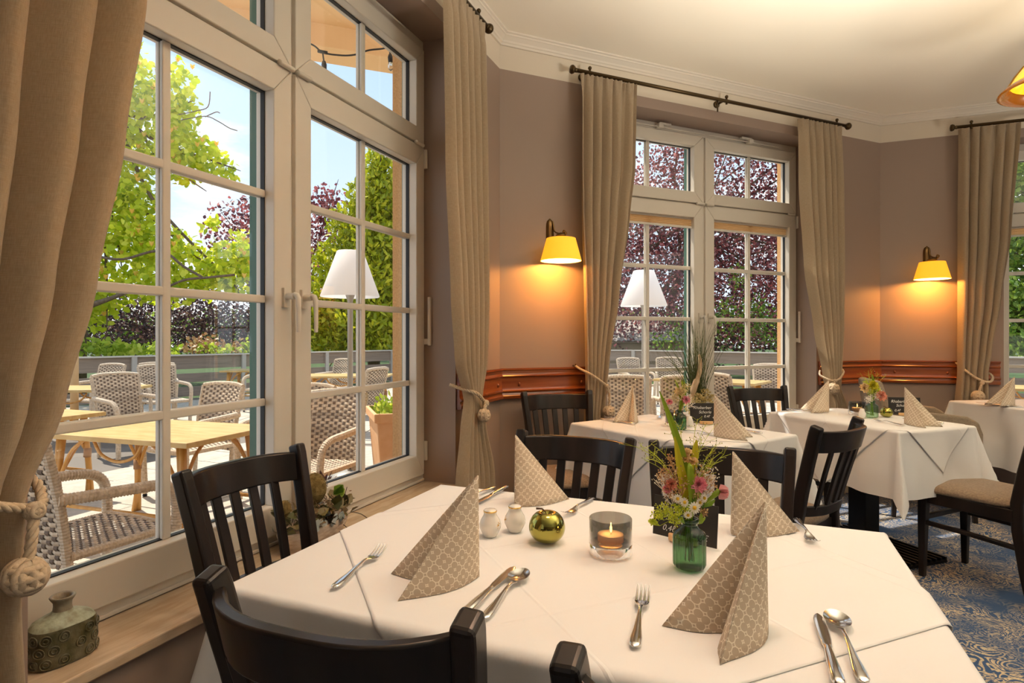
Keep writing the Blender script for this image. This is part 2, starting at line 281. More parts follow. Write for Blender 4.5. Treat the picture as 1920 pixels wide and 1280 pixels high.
# ---------------------------------------------------------------- mesh building
class MB:
    def __init__(s): s.v = []; s.f = []; s.uv = []; s.mi = []
    def add(s, vs, fs, uvs=None, mi=0):
        o = len(s.v); s.v += [tuple(p) for p in vs]
        for k, f in enumerate(fs):
            s.f.append([i+o for i in f]); s.uv.append([uvs[i] for i in f] if uvs else None); s.mi.append(mi)
        return s
    def box(s, x0, x1, y0, y1, z0, z1, mi=0):
        return s.add([(x, y, z) for x in (x0, x1) for y in (y0, y1) for z in (z0, z1)],
                     [(0, 1, 3, 2), (4, 6, 7, 5), (0, 4, 5, 1), (2, 3, 7, 6), (0, 2, 6, 4), (1, 5, 7, 3)], mi=mi)
    def prism(s, poly, z0, z1, mi=0):
        n = len(poly); return s.add([(x, y, z0) for x, y in poly]+[(x, y, z1) for x, y in poly],
            [list(range(n))[::-1], list(range(n, 2*n))]+[(i, (i+1) % n, n+(i+1) % n, n+i) for i in range(n)], mi=mi)
    def grid(s, P, close_u=False, close_v=False, UV=None, flip=False, mi=0):
        nu, nv = len(P), len(P[0]); vs = [p for r in P for p in r]; uvs = [p for r in UV for p in r] if UV else None; fs = []
        for i in range(nu if close_u else nu-1):
            for j in range(nv if close_v else nv-1):
                a, b = i*nv+j, i*nv+(j+1) % nv; c, d = ((i+1) % nu)*nv+(j+1) % nv, ((i+1) % nu)*nv+j
                fs.append((a, d, c, b) if flip else (a, b, c, d))
        return s.add(vs, fs, uvs, mi)
    def tube(s, pts, r, n=8, cap=True, ry=None, up=None, mi=0):
        pts = [Vector(p) for p in pts]; m = len(pts)
        rs = r if isinstance(r, (list, tuple)) else [r]*m
        T = [(pts[min(i+1, m-1)]-pts[max(i-1, 0)]).normalized() for i in range(m)]
        u = Vector(up) if up else (Vector((0, 0, 1)) if abs(T[0].z) < .9 else Vector((1, 0, 0)))
        rings = []
        for i in range(m):
            u = u-T[i]*u.dot(T[i])
            if u.length < 1e-6: u = T[i].orthogonal()
            u = u.normalized(); b = T[i].cross(u)
            k = (ry[i] if isinstance(ry, (list, tuple)) else ry) if ry is not None else rs[i]
            rings.append([pts[i]+b*rs[i]*cos(2*pi*j/n)+u*k*sin(2*pi*j/n) for j in range(n)])
        s.grid(rings, close_v=True, mi=mi)
        if cap:
            o = len(s.v)-m*n; s.f += [[o+j for j in range(n)][::-1], [o+(m-1)*n+j for j in range(n)]]; s.uv += [None, None]; s.mi += [mi, mi]
        return s
    def beam(s, pts, w, h, side=(1, 0, 0)):
        """rectangular section; w along side, h across"""
        pts = [Vector(p) for p in pts]; m = len(pts); sd = Vector(side); rings = []
        ws = w if isinstance(w, (list, tuple)) else [w]*m; hs = h if isinstance(h, (list, tuple)) else [h]*m
        for i in range(m):
            T = (pts[min(i+1, m-1)]-pts[max(i-1, 0)]).normalized(); b = T.cross(sd).normalized(); a = b.cross(T).normalized()
            rings.append([pts[i]+a*ws[i]*x/2+b*hs[i]*y/2 for x, y in ((-1, -1), (1, -1), (1, 1), (-1, 1))])
        s.grid(rings, close_v=True); o = len(s.v)-m*4
        s.f += [[o+3, o+2, o+1, o], [o+(m-1)*4+j for j in range(4)]]; s.uv += [None, None]; s.mi += [0, 0]; return s
    def lathe(s, prof, n=24, c=(0, 0, 0), mi=0, mod=None):
        rings = []
        for r, z in prof:
            rings.append([(c[0]+r*(mod(2*pi*j/n, z) if mod else 1)*cos(2*pi*j/n), c[1]+r*(mod(2*pi*j/n, z) if mod else 1)*sin(2*pi*j/n), c[2]+z) for j in range(n)])
        return s.grid(rings, close_v=True, flip=True, mi=mi)
    def ball(s, c, r, n=10, m=7, mi=0):
        rr = r if isinstance(r, (tuple, list)) else (r, r, r)
        return s.grid([[(c[0]+rr[0]*sin(pi*i/m)*cos(2*pi*j/n), c[1]+rr[1]*sin(pi*i/m)*sin(2*pi*j/n), c[2]+rr[2]*cos(pi*i/m)) for j in range(n)] for i in range(m+1)], close_v=True, mi=mi)
    def xf(s, mat, start=0):
        for i in range(start, len(s.v)): s.v[i] = tuple(mat @ Vector(s.v[i]))
        return s
    def leaf(s, p, d, nrm, ln, wd, fold=.25, k=0):
        """six-point leaf folded along its midrib"""
        d = Vector(d).normalized(); b = d.cross(Vector(nrm)).normalized(); nn_ = b.cross(d); p = Vector(p)
        q = [p, p+d*ln*.45+b*wd*.5+nn_*wd*fold, p+d*ln*.8+b*wd*.3+nn_*wd*fold*.6, p+d*ln, p+d*ln*.8-b*wd*.3+nn_*wd*fold*.6, p+d*ln*.45-b*wd*.5+nn_*wd*fold]
        return s.add(q, [(0, 1, 2, 3), (0, 3, 4, 5)])
    def ribbon(s, pts, w, nrm=(0, -1, 0), fold=0):
        pts = [Vector(p) for p in pts]; m = len(pts); ws = w if isinstance(w, (list, tuple)) else [w]*m; rows = []
        for i in range(m):
            T = (pts[min(i+1, m-1)]-pts[max(i-1, 0)]).normalized(); b = T.cross(Vector(nrm)).normalized(); q = b.cross(T)
            rows.append([pts[i]-b*ws[i]/2+q*ws[i]*fold, pts[i], pts[i]+b*ws[i]/2+q*ws[i]*fold])
        return s.grid(rows)
def mesh(name, mb, mats, smooth=False):
    me = bpy.data.meshes.new(name); me.from_pydata(mb.v, [], mb.f)
    for m in (mats if isinstance(mats, (list, tuple)) else [mats]): me.materials.append(m)
    if any(mb.mi): me.polygons.foreach_set('material_index', mb.mi)
    if any(u is not None for u in mb.uv):
        l = me.uv_layers.new(name='UVMap'); flat = []
        for f, u in zip(mb.f, mb.uv):
            for k in range(len(f)): flat += list(u[k]) if u else [0, 0]
        l.data.foreach_set('uv', flat)
    if smooth: me.polygons.foreach_set('use_smooth', [True]*len(me.polygons))
    me.update(); return me
def put(name, me, parent=None, loc=(0, 0, 0), rot=(0, 0, 0), scale=None):
    o = bpy.data.objects.new(name, me); COL.objects.link(o); o.location = loc
    o.rotation_euler = rot if isinstance(rot, (tuple, list)) else (0, 0, rot)
    if scale: o.scale = scale
    if parent: o.parent = parent
    return o
def obj(name, mb, mat, parent=None, smooth=False, bev=0, loc=(0, 0, 0), rot=(0, 0, 0), seg=2, auto=None):
    o = put(name, mesh(name, mb, mat, smooth), parent, loc, rot)
    if bev:
        b = o.modifiers.new('bevel', 'BEVEL'); b.width = bev; b.segments = seg; b.limit_method = 'ANGLE'; b.angle_limit = radians(40); b.harden_normals = False
    return o
def smooth_angle(o, deg=40):
    me = o.data; me.polygons.foreach_set('use_smooth', [True]*len(me.polygons)); me.set_sharp_from_angle(angle=radians(deg)); return o
def thing(name, label, cat, loc=(0, 0, 0), rot=0, group=None):
    o = bpy.data.objects.new(name, None); COL.objects.link(o); o.location = loc; o.rotation_euler = (0, 0, rot); o.empty_display_size = .05
    return tag(o, label, cat, group)
def tag(o, label, cat, group=None):
    o['label'] = label; o['category'] = cat
    if group: o['group'] = group
    return o
def struct(o): o['kind'] = 'structure'; return o
def stuff(o): o['kind'] = 'stuff'; return o
def dup(root, loc, rot, label, group=None, scale=None):
    def cp(o, p):
        c = o.copy(); COL.objects.link(c)
        if p: c.parent = p
        for ch in list(o.children): cp(ch, c)
        return c
    r = cp(root, None); r.location = loc; r.rotation_euler = (0, 0, rot); r['label'] = label
    if group: r['group'] = group
    if scale: r.scale = scale
    return r
def lerp(tab, z):
    """smooth interpolation of rows (z, a, b ...) sorted by z"""
    if z <= tab[0][0]: return tab[0][1:]
    for a, b in zip(tab, tab[1:]):
        if z <= b[0]:
            t = (z-a[0])/(b[0]-a[0]); t = t*t*(3-2*t)*.5+t*.5
            return tuple(p+(q-p)*t for p, q in zip(a[1:], b[1:]))
    return tab[-1][1:]
def wallroot(name, w, kind='structure'):
    O, h = FR[w]; e = bpy.data.objects.new(name, None); COL.objects.link(e); e.location = (O[0], O[1], 0); e.rotation_euler = (0, 0, wrot(w))
    if kind: e['kind'] = kind
    return e

# ---------------------------------------------------------------- the room
DL = (-1.523, -.024); DE = (-2.25, -5.0)
E1 = (OC[0]+.9304*4.3, OC[1]-.3665*4.3); E2 = (8.6, -1.2); E3 = (8.6, -5.0)
room = [wp('A', -.6, 0, 0)[:2], OB, OC, E1, E2, E3, DE]
pad = [wp('A', -.62, .2, 0)[:2], wp('A', 3.32, .2, 0)[:2], wp('B', 3.48, .2, 0)[:2], wp('C', 4.35, .2, 0)[:2], (8.75, -1.1), (8.75, -5.15), (-2.4, -5.15)]
struct(obj('floor', MB().prism(pad, -.12, 0), M_carpet))
struct(obj('ceiling', MB().prism(pad, 3.02, 3.12), M_ceil))
WZ0, WZ1, WHW = .46, 2.745, .953      # opening
WCEN = {'A': 1.7025, 'B': 1.705, 'C': 1.78}
def wall_with_window(w, name, x0, x1):
    c = WCEN[w]; root = wallroot(name, w); m = MB(); f = MB()
    for (mm, y0, y1, zb) in ((m, 0, .262, -.02), (f, .262, .378, -.3)):
        mm.box(x0, c-WHW, y0, y1, zb, 3.05); mm.box(c+WHW, x1, y0, y1, zb, 3.05)
        mm.box(c-WHW, c+WHW, y0, y1, zb, WZ0-.001); mm.box(c-WHW, c+WHW, y0, y1, WZ1, 3.05)
    obj('plaster', m, M_wall, root); obj('facade', f, M_stucco, root)
wall_with_window('A', 'wall_left', -.6, 3.32)
wall_with_window('B', 'wall_back', 0, 3.48)
wall_with_window('C', 'wall_right', 0, 4.3)
def plain_wall(name, p, q):
    d = Vector((q[0]-p[0], q[1]-p[1], 0)); n = Vector((-d.y, d.x, 0)).normalized()*.2
    # room lies to the right of p>q
    m = MB(); m.prism([p, q, (q[0]+n.x, q[1]+n.y), (p[0]+n.x, p[1]+n.y)], -.02, 3.05); struct(obj(name, m, M_wall))
plain_wall('wall_far_right', E1, E2); plain_wall('wall_side', E2, E3); plain_wall('wall_rear', E3, DE); plain_wall('wall_near_left', DE, DL)
# cornice mouldings
PROF = [(0, 2.955), (-.012, 2.955), (-.016, 2.966), (-.022, 2.97), (-.026, 2.98), (-.045, 2.998), (-.05, 3.0), (-.052, 3.008), (-.062, 3.012), (-.064, 3.021), (0, 3.021)]
def sweep_wall(w, x0, x1, prof, c0, c1, name, mat, kind='structure', ang=22.2):
    """moulding along a wall, mitred at the bay corners"""
    t = math.tan(radians(ang)); root = wallroot(name, w, kind); m = MB(); rows = []
    for x, c in ((x0, c0), (x1, c1)): rows.append([(x+(y*t*c), y, z) for y, z in prof])
    m.grid([rows[1], rows[0]], close_v=True); n = len(prof); m.f += [list(range(n))[::-1], list(range(n, 2*n))]; m.uv += [None]*2; m.mi += [0]*2
    return root, m
for i, (w, x0, x1, c0, c1) in enumerate((('A', -.6, 3.2195, 0, 1), ('B', 0, 3.394, -1, 1), ('C', 0, 4.25, -1, 0))):
    r, m = sweep_wall(w, x0, x1, PROF, c0, c1, 'trim_%d' % (i+1), M_cornice); obj('cornice', m, M_cornice, r)
# mahogany backrest rails
RP = [(0, .838), (-.020, .838), (-.028, .842), (-.030, .858), (-.022, .866), (-.019, .875), (-.030, .882), (-.031, .888), (-.022, .893), (-.017, .905), (-.017, .965), (-.026, .970), (-.029, .976), (-.022, .982), (-.018, .99), (-.020, 1.006), (-.030, 1.012), (-.030, 1.022), (0, 1.022)]
for i, (w, x0, x1, c0, c1, knobs) in enumerate((('A', 2.665, 3.2195, 0, 1, (3.15,)), ('B', 0, .735, -1, 0, (.12, .55)), ('B', 2.675, 3.394, 0, 1, (3.3,)), ('C', 0, .80, -1, 0, (.1, .46)))):
    r, m = sweep_wall(w, x0, x1, RP, c0, c1, 'trim_%d' % (i+4), M_rail); smooth_angle(obj('rail', m, M_rail, r), 30)
    for k in knobs: obj('plug', MB().ball((k, -.018, .925), (.009, .010, .012), 10, 6), M_rail, r, True)

# ---------------------------------------------------------------- windows
def sashbars(x0, x1, z0, z1, gx0, gx1, gz0, gz1, y0=.172, y1=.258):
    m = MB()
    for poly in (((x0, z0), (x1, z0), (gx1, gz0), (gx0, gz0)), ((x1, z0), (x1, z1), (gx1, gz1), (gx1, gz0)), ((x1, z1), (x0, z1), (gx0, gz1), (gx1, gz1)), ((x0, z1), (x0, z0), (gx0, gz0), (gx0, gz1))):
        m.add([(x, y0, z) for x, z in poly]+[(x, y1, z) for x, z in poly], [(0, 1, 2, 3), (7, 6, 5, 4), (0, 4, 5, 1), (1, 5, 6, 2), (2, 6, 7, 3), (3, 7, 4, 0)])
    return m
def ring(m, x0, x1, z0, z1, t, y0, y1):
    m.box(x0, x1, y0, y1, z0, z0+t); m.box(x0, x1, y0, y1, z1-t, z1); m.box(x0, x0+t, y0, y1, z0+t, z1-t); m.box(x1-t, x1, y0, y1, z0+t, z1-t)
def window(w, name, blind):
    root = wallroot(name, w); c = WCEN[w]; off = lambda *a: a
    def cx(m):
        for i, v in enumerate(m.v): m.v[i] = (v[0]+c, v[1], v[2])
        return m
    f = MB(); ring(f, -.952, .952, .462, 2.744, .055, .188, .258); f.box(-.022, .022, .190, .256, .5, 2.7); f.box(-.93, .93, .192, .256, 2.165, 2.215)
    f.box(-.952, .952, .182, .188, .462, .475)
    obj('frame', cx(f), M_pvc, root, bev=.003)
    g = MB(); ring(g, -.952, .952, .462, 2.744, .075, .261, .272); g.box(-.085, .085, .261, .30, .5, 2.7); g.box(-.9, .9, .261, .30, 2.11, 2.26)
    obj('outer_cladding', cx(g), M_clad, root, bev=.003)
    for sx in (-1, 1):
        for (z0, z1, gz0, gz1, bars) in ((.50, 2.186, .607, 2.087, (1.720, 1.343, .975)), (2.196, 2.69, 2.277, 2.612, ())):
            a, b, ga, gb = (.010, .935, .0945, .8595)
            xs = (a, b, ga, gb) if sx > 0 else (-b, -a, -gb, -ga)
            s = obj('sash', cx(sashbars(xs[0], xs[1], z0, z1, xs[2], xs[3], gz0, gz1)), M_pvc, root, bev=.004)
            gx0, gx1 = xs[2], xs[3]
            k = MB(); ring(k, gx0, gx1, gz0, gz1, .0035, .216, .234); obj('rubber_seal', cx(k), M_seal, s)
            obj('pane', cx(MB().box(gx0, gx1, .226, .230, gz0, gz1)), M_glass, s)
            ctr = (gx0+gx1)/2
            for y0, y1 in ((.212, .226), (.230, .246)):
                obj('muntin', cx(MB().box(ctr-.0135, ctr+.0135, y0, y1, gz0, gz1)), M_pvc, s, bev=.004)
                for z in bars: obj('muntin', cx(MB().box(gx0, gx1, y0+.0006, y1-.0006, z-.0135, z+.0135)), M_pvc, s, bev=.004)
            if not bars:
                for hx in ((a+.035, b-.06) if sx > 0 else (-b+.06, -a-.035)):
                    obj('hinge', cx(MB().tube([(hx-.035, .164, 2.190), (hx-.028, .164, 2.19), (hx+.028, .164, 2.190), (hx+.035, .164, 2.19)], .010, 10)), M_pvc, s, True)
                lx = .42*sx
                l = MB(); l.box(lx-.02, lx+.02, .13, .172, 2.69, 2.72); l.box(lx-.09 if sx > 0 else lx-.01, lx+.01 if sx > 0 else lx+.09, .135, .16, 2.715, 2.728); l.tube([(-.40*sx+lx, .15, 2.700), (lx+.3*sx, .15, 2.700)], .004, 6)
                obj('opener', cx(l), M_pvc, s, bev=.003)
            else:
                hx = .045*sx
                h = MB(); h.box(hx-.014, hx+.014, .160, .172, 1.315, 1.385)
                h.tube([(hx, .162, 1.355), (hx, .125, 1.355)], .012, 12)
                h.tube([(hx, .128, 1.362), (hx+.003, .118, 1.358), (hx+.004, .112, 1.345), (hx+.004, .110, 1.30), (hx+.004, .110, 1.225)], [.011, .012, .012, .0105, .0095], 10, ry=[.009, .010, .010, .008, .007])
                smooth_angle(obj('handle', cx(h), M_pvc, s), 50)
                if blind:
                    b1 = MB(); rows = []
                    for q in range(9): rows.append([(gx0-.004, .200+(.008 if q % 2 else 0), 2.075-q*.006), (gx1+.004, .200+(.008 if q % 2 else 0), 2.075-q*.006)])
                    b1.grid(rows); obj('pleated_blind', cx(b1), M_blind, s)
                    obj('blind_rail', cx(MB().box(gx0-.004, gx1+.004, .196, .212, 2.012, 2.026).box(gx0-.004, gx1+.004, .196, .212, 2.075, 2.088)), M_pvc, s, bev=.002)
    for hz in (2.13, .62): obj('hinge', cx(MB().box(.936, .950, .160, .19, hz-.05, hz+.05)), M_pvc, root, bev=.004)
    obj('stay_arm', cx(MB().box(.934, .949, .150, .188, 1.17, 1.20).box(.934, .950, .138, .154, 1.165, 1.415)), M_pvc, root, bev=.003)
    obj('sill', cx(MB().box(-.952, .952, -.022, .187, .43, .46)), M_sill, root, bev=.004)
    obj('outer_sill', cx(MB().box(-.99, .99, .31, .52, .40, .43)), M_fcap, root)
window('A', 'window_1', False); window('B', 'window_2', True); window('C', 'window_3', True)
# ---------------------------------------------------------------- curtain rods, curtains, tiebacks
def rod(w, x0, x1, label):
    r = thing('curtain_rod', label, 'curtain rod', wp(w, 0, 0, 0), wrot(w), 'bronze curtain rods above the windows')
    y, z = -.105, 2.845
    obj('pole', MB().tube([(x0, y, z), (x1, y, z)], .012, 14), M_bronze, r, True)
    for x, s in ((x0, -1), (x1, 1)):
        m = MB().lathe([(0, .0), (.013, .0), (.014, .012), (.010, .016), (.022, .022), (.027, .034), (.024, .044), (.0, .05)], 16)
        m.xf(Matrix.Translation((x, y, z)) @ Matrix.Rotation(s*pi/2, 4, 'Y')); obj('finial', m, M_bronze, r, True)
    for x in (x0+.09, (x0+x1)/2, x1-.09):
        m = MB().tube([(x, 0, z+.012), (x, y, z+.012)], .008, 8).tube([(x, -.001, z+.012), (x, -.012, z+.012)], .024, 14).tube([(x, y, z-.022), (x, y, z+.03)], .007, 8)
        m.ball((x, y, z+.030), .012); obj('bracket', m, M_bronze, r, True)
    m = MB(); xm = (x0+x1)/2-.08; m.tube([(xm, y, z-.01), (xm, y, z-.085)], .005, 8); obj('pull_stem', m, M_bronze, r, True)
rod('A', .42, 2.80, 'dark bronze curtain rod over the nearest large window at left')
rod('B', .47, 2.84, 'long bronze curtain rod over the middle window below the ceiling')
rod('C', .50, 3.05, 'bronze curtain rod over the window at the right picture edge')
def curtain(w, tab, folds, label, seed, amp=(.020, .042, .020), ymid=-.105, lean=0):
    """tab rows: z, left x, right x, amplitude"""
    tab = sorted(tab); rr = random.Random(seed); ph = rr.random()*6; nz, nu = 70, folds*12
    P = []; UV = []
    jit = [rr.uniform(-.25, .25) for _ in range(folds+2)]
    for i in range(nz+1):
        z = .015+(2.83-.015)*i/nz; a, b, am = lerp(tab, z); row = []; uvr = []
        for j in range(nu+1):
            s = j/nu; k = int(s*folds); fs = s*folds
            jj = jit[k]*(1-(fs-k))+jit[k+1]*(fs-k)
            pinch = max(0, (z-2.70)/.13)
            phs = 2*pi*(fs+jj)+ph+.35*sin(z*1.3+seed)
            wv = sin(phs)+.28*sin(2*phs+1.1)
            if pinch: wv = wv*(1-.5*pinch)+pinch*.55*sin(3*phs)
            y = ymid+am*wv
            # folds lean a little sideways so they read as soft columns
            x = a+(b-a)*s+am*.45*cos(phs)
            row.append((x, min(y, -.014), z)); uvr.append((s*folds*.16, z))
        P.append(row); UV.append(uvr)
    t = thing('curtain', label, 'curtain', wp(w, 0, 0, 0), wrot(w), 'beige linen curtains')
    obj('cloth', MB().grid(P, UV=UV), M_curt, t, True)
    b = [[(p[0], p[1]-.002 if False else p[1]+.003, p[2]) for p in row] for row in P[-3:]]
    obj('heading_tape', MB().grid(b), M_curt, t, True)
    return t
T0, TZ = .020, .038
curtain('A', [(2.83, .42, .985, .034), (1.97, .42, .906, .040), (1.63, .42, .852, .042), (1.31, .42, .791, .042), (1.07, .43, .731, .040), (.90, .46, .668, .032), (.70, .45, .662, .032), (.45, .43, .674, .032), (0, .41, .70, .034)], 5, 'heavy beige curtain filling the left picture edge, tied with thick rope', 3)
curtain('A', [(2.83, 2.352, 2.775, .024), (2.02, 2.382, 2.787, .030), (1.39, 2.444, 2.787, .032), (1.09, 2.487, 2.767, .030), (.90, 2.575, 2.700, .026), (.77, 2.543, 2.74, .028), (.51, 2.498, 2.85, .032), (0, 2.46, 2.93, .034)], 6, 'beige curtain between the large left window and the bay corner', 11)
curtain('B', [(2.83, .491, .908, .022), (2.3, .485, .895, .030), (2.0, .488, .855, .032), (1.45, .512, .774, .032), (1.05, .527, .695, .028), (.88, .530, .675, .026), (.72, .521, .656, .026), (0, .505, .66, .028)], 6, 'beige curtain at the left of the middle window beside the lit wall lamp', 5)
curtain('B', [(2.83, 2.362, 2.79, .022), (2.33, 2.375, 2.803, .030), (1.73, 2.43, 2.805, .032), (1.26, 2.53, 2.80, .030), (.93, 2.615, 2.775, .026), (.82, 2.640, 2.765, .024), (.69, 2.673, 2.831, .028), (0, 2.60, 2.86, .032)], 6, 'beige curtain at the right of the middle window near the corner', 8)
curtain('C', [(2.83, .518, .90, .022), (2.0, .512, .846, .030), (1.5, .512, .787, .032), (1.1, .510, .728, .030), (.93, .510, .704, .028), (.70, .494, .708, .030), (0, .47, .73, .032)], 5, 'beige curtain at the left edge of the rightmost window', 9)
def catmull(pts, n):
    pts = [Vector(p) for p in pts]; out = []
    for i in range(len(pts)-1):
        p0, p1, p2, p3 = pts[max(i-1, 0)], pts[i], pts[i+1], pts[min(i+2, len(pts)-1)]
        for k in range(n):
            t = k/n; out.append(.5*((2*p1)+(p2-p0)*t+(2*p0-5*p1+4*p2-p3)*t*t+(3*p1-p0-3*p2+p3)*t**3))
    return out+[pts[-1]]
def twist(m, pts, r, pitch, n=7):
    """three-strand rope along pts"""
    pts = [Vector(p) for p in pts]; L = [0]
    for a, b in zip(pts, pts[1:]): L.append(L[-1]+(b-a).length)
    for s in range(3):
        sp = []; u = Vector((0, 0, 1))
        for i, p in enumerate(pts):
            T = (pts[min(i+1, len(pts)-1)]-pts[max(i-1, 0)]).normalized(); u = (u-T*u.dot(T))
            u = u.normalized() if u.length > 1e-4 else T.orthogonal(); b = T.cross(u); a = 2*pi*(L[i]/pitch+s/3)
            sp.append(p+(u*cos(a)+b*sin(a))*r*.52)
        m.tube(sp, r*.56, n)
    return m
def fist(m, c, R_, r):
    """monkey's fist: three crossing bundles of three loops"""
    c = Vector(c)
    for ax in range(3):
        for k in (-1, 0, 1):
            off = k*r*1.75; rad = sqrt(max(R_*R_-off*off, .2*R_*R_))-r*.6+(.25*r if ax == 1 else 0)
            pts = []
            for i in range(25):
                a = 2*pi*i/24; q = [0, 0, 0]; q[ax] = off; q[(ax+1) % 3] = rad*cos(a)*(1.0 if ax != 2 else 1.06); q[(ax+2) % 3] = rad*sin(a)
                pts.append(c+Vector(q))
            m.tube(pts, r, 6, cap=False)
    m.ball(c, R_*.78, 10, 7); return m
def tieback(w, hook, loop, drop, knot, R_, r, label):
    t = thing('curtain_tieback', label, 'tieback', wp(w, 0, 0, 0), wrot(w), 'rope tiebacks on the curtains')
    dens = 9
    obj('rope', twist(MB(), catmull(loop, dens), r, r*5.5), M_rope, t, True)
    obj('hanging_rope', twist(MB(), catmull(drop, dens), r, r*5.5), M_rope, t, True)
    a = loop[len(loop)//2]; obj('collar_knot', fist(MB(), drop[0], r*1.55, r*.6), M_rope, t, True)
    obj('ball_knot', fist(MB(), knot, R_, R_*.285), M_rope, t, True)
    obj('hook', MB().tube([hook, (hook[0], hook[1]-.03, hook[2]), (hook[0], hook[1]-.035, hook[2]+.012)], .005, 8), M_brass, t, True)
tieback('A', (.45, 0, 1.0), [(.455, -.02, 1.0), (.46, -.10, .985), (.53, -.165, .945), (.62, -.17, .905), (.685, -.15, .885), (.712, -.115, .895), (.715, -.075, .925), (.66, -.03, .96)], [(.668, -.172, .885), (.660, -.180, .84), (.655, -.178, .795)], (.650, -.178, .772), .031, .0095, 'thick cotton rope tieback with large ball knot on the nearest curtain')
tieback('A', (2.80, 0, 1.0), [(2.53, -.035, .975), (2.548, -.10, .955), (2.575, -.155, .935), (2.62, -.165, .905), (2.68, -.16, .872), (2.722, -.125, .868), (2.735, -.07, .90), (2.80, -.02, .995)], [(2.655, -.170, .880), (2.638, -.174, .862), (2.630, -.174, .845)], (2.626, -.174, .822), .030, .009, 'rope tieback with ball knot on the curtain beside the bay corner')
tieback('B', (.50, 0, 1.03), [(.503, -.02, 1.03), (.505, -.09, 1.01), (.53, -.155, .985), (.585, -.165, .950), (.655, -.155, .905), (.69, -.12, .89), (.69, -.07, .90), (.60, -.03, .93)], [(.650, -.160, .905), (.662, -.168, .85), (.660, -.166, .78)], (.66, -.166, .752), .032, .008, 'rope tieback with long hanging knot left of the middle window')
tieback('B', (2.86, 0, 1.0), [(2.86, -.02, .99), (2.835, -.06, .975), (2.79, -.13, .945), (2.72, -.155, .90), (2.66, -.158, .88), (2.615, -.14, .89), (2.60, -.08, .92), (2.66, -.03, .95)], [(2.655, -.162, .880), (2.640, -.168, .862), (2.630, -.168, .845)], (2.626, -.168, .822), .040, .008, 'rope tieback with ball knot right of the middle window')
tieback('C', (.515, 0, 1.01), [(.516, -.02, 1.01), (.525, -.08, .985), (.548, -.15, .945), (.60, -.16, .90), (.67, -.155, .868), (.715, -.12, .88), (.725, -.07, .92), (.65, -.03, .97)], [(.640, -.162, .862), (.625, -.168, .82), (.615, -.166, .785)], (.612, -.166, .757), .040, .009, 'rope tieback with ball knot on the curtain at the rightmost window')

# ---------------------------------------------------------------- wall lamps, pendant
def wall_lamp(w, x, label):
    t = thing('wall_lamp', label, 'wall lamp', wp(w, x, 0, 0), wrot(w), 'brass wall lamps with yellow shades')
    bp = MB(); rows = []
    for i in range(15):
        z = 1.70+.245*i/14; k = 1 if i < 12 else sqrt(max(0, 1-((i-11)/3.0)**2))*.97+.03
        rows.append([(.026*k*cos(a), -.022*k*sin(a)-.0005, z) for a in [pi*j/10 for j in range(11)]])
    bp.grid(rows); obj('backplate', bp, M_brass, t, True)
    a = MB()
    a.tube(catmull([(.010, -.018, 1.925), (.012, -.026, 1.90), (.016, -.034, 1.862), (.030, -.060, 1.845), (.052, -.085, 1.838), (.058, -.098, 1.850), (.046, -.098, 1.858), (.044, -.090, 1.848)], 6), .0048, 8)
    a.tube(catmull([(.006, -.020, 1.815), (.020, -.05, 1.815), (.032, -.09, 1.828), (.034, -.125, 1.838), (.034, -.140, 1.832)], 6), .0055, 8); a.ball((.034, -.14, 1.834), .011)
    a.tube([(.033, -.07, 1.822), (.042, -.088, 1.842)], .004, 6); obj('swirl_arm', a, M_brass, t, True)
    c = (.0, -.148, 0)
    obj('cap', MB().lathe([(.0, 1.836), (.008, 1.834), (.030, 1.820), (.033, 1.813), (.026, 1.808), (.027, 1.796), (.0, 1.796)], 20, c), M_brass, t, True)
    pr = [(.087+.036*i/6, 1.798-.134*i/6) for i in range(7)]
    obj('shade', MB().lathe([(.02, 1.797)]+pr, 32, c), M_shade, t, True)
    obj('shade_lining', MB().lathe([(r-.003, z) for r, z in pr], 32, c), M_shadein, t, True)
    obj('bulb', MB().ball((c[0], c[1], 1.735), (.022, .022, .03), 12, 8), pm('warm_bulb', (1, .8, .5), .4, emit=((1, .68, .28), 4)) if not bpy.data.materials.get('warm_bulb') else bpy.data.materials['warm_bulb'], t, True)
    p = wp(w, x+c[0], c[1], 1.70); light('POINT', 'wall_lamp_light', p, 14, (1, .42, .08), shadow_soft_size=.025)
    p = wp(w, x+c[0], c[1], 1.815)
    return t
wall_lamp('B', .335, 'lit brass wall lamp left of the middle window')
wall_lamp('C', .325, 'lit brass wall lamp beside the rightmost curtain')
def pendant(label, x, y, e1, col, e2=0):
    t = thing('pendant_lamp', label, 'pendant lamp', (x, y, .10), 0, 'amber glass pendant lamps')
    c = (0, 0, 0)
    obj('glass_shade', MB().lathe([(.045, 2.615), (.07, 2.606), (.115, 2.585), (.16, 2.548), (.195, 2.50), (.222, 2.452)], 36, c), M_amber, t, True)
    obj('amber_rim', MB().lathe([(.216, 2.456), (.245, 2.436), (.268, 2.416), (.272, 2.408), (.262, 2.404), (.235, 2.418), (.214, 2.45)], 36, c), M_amberrim, t, True)
    for k in range(6):
        a = pi*k/3+.42; pts = [(r*cos(a), r*sin(a), z+.003) for r, z in ((.05, 2.617), (.115, 2.589), (.162, 2.551), (.198, 2.503), (.225, 2.455), (.262, 2.42))]
        obj('brass_rib', MB().tube(pts, .009, 8, ry=.004), M_brass, t, True)
    obj('ceiling_cap', MB().lathe([(0, 2.70), (.04, 2.695), (.062, 2.665), (.066, 2.645), (.055, 2.628), (.0, 2.622)], 24, c), M_brass, t, True)
    obj('rod', MB().tube([(0, 0, 2.69), (0, 0, 3.02)], .009, 10), M_brass, t, True)
    light('SPOT', 'pendant_light', (x, y, 2.53), e1, col, (0, 0, -1), shadow_soft_size=.18, spot_size=radians(92), spot_blend=.85)
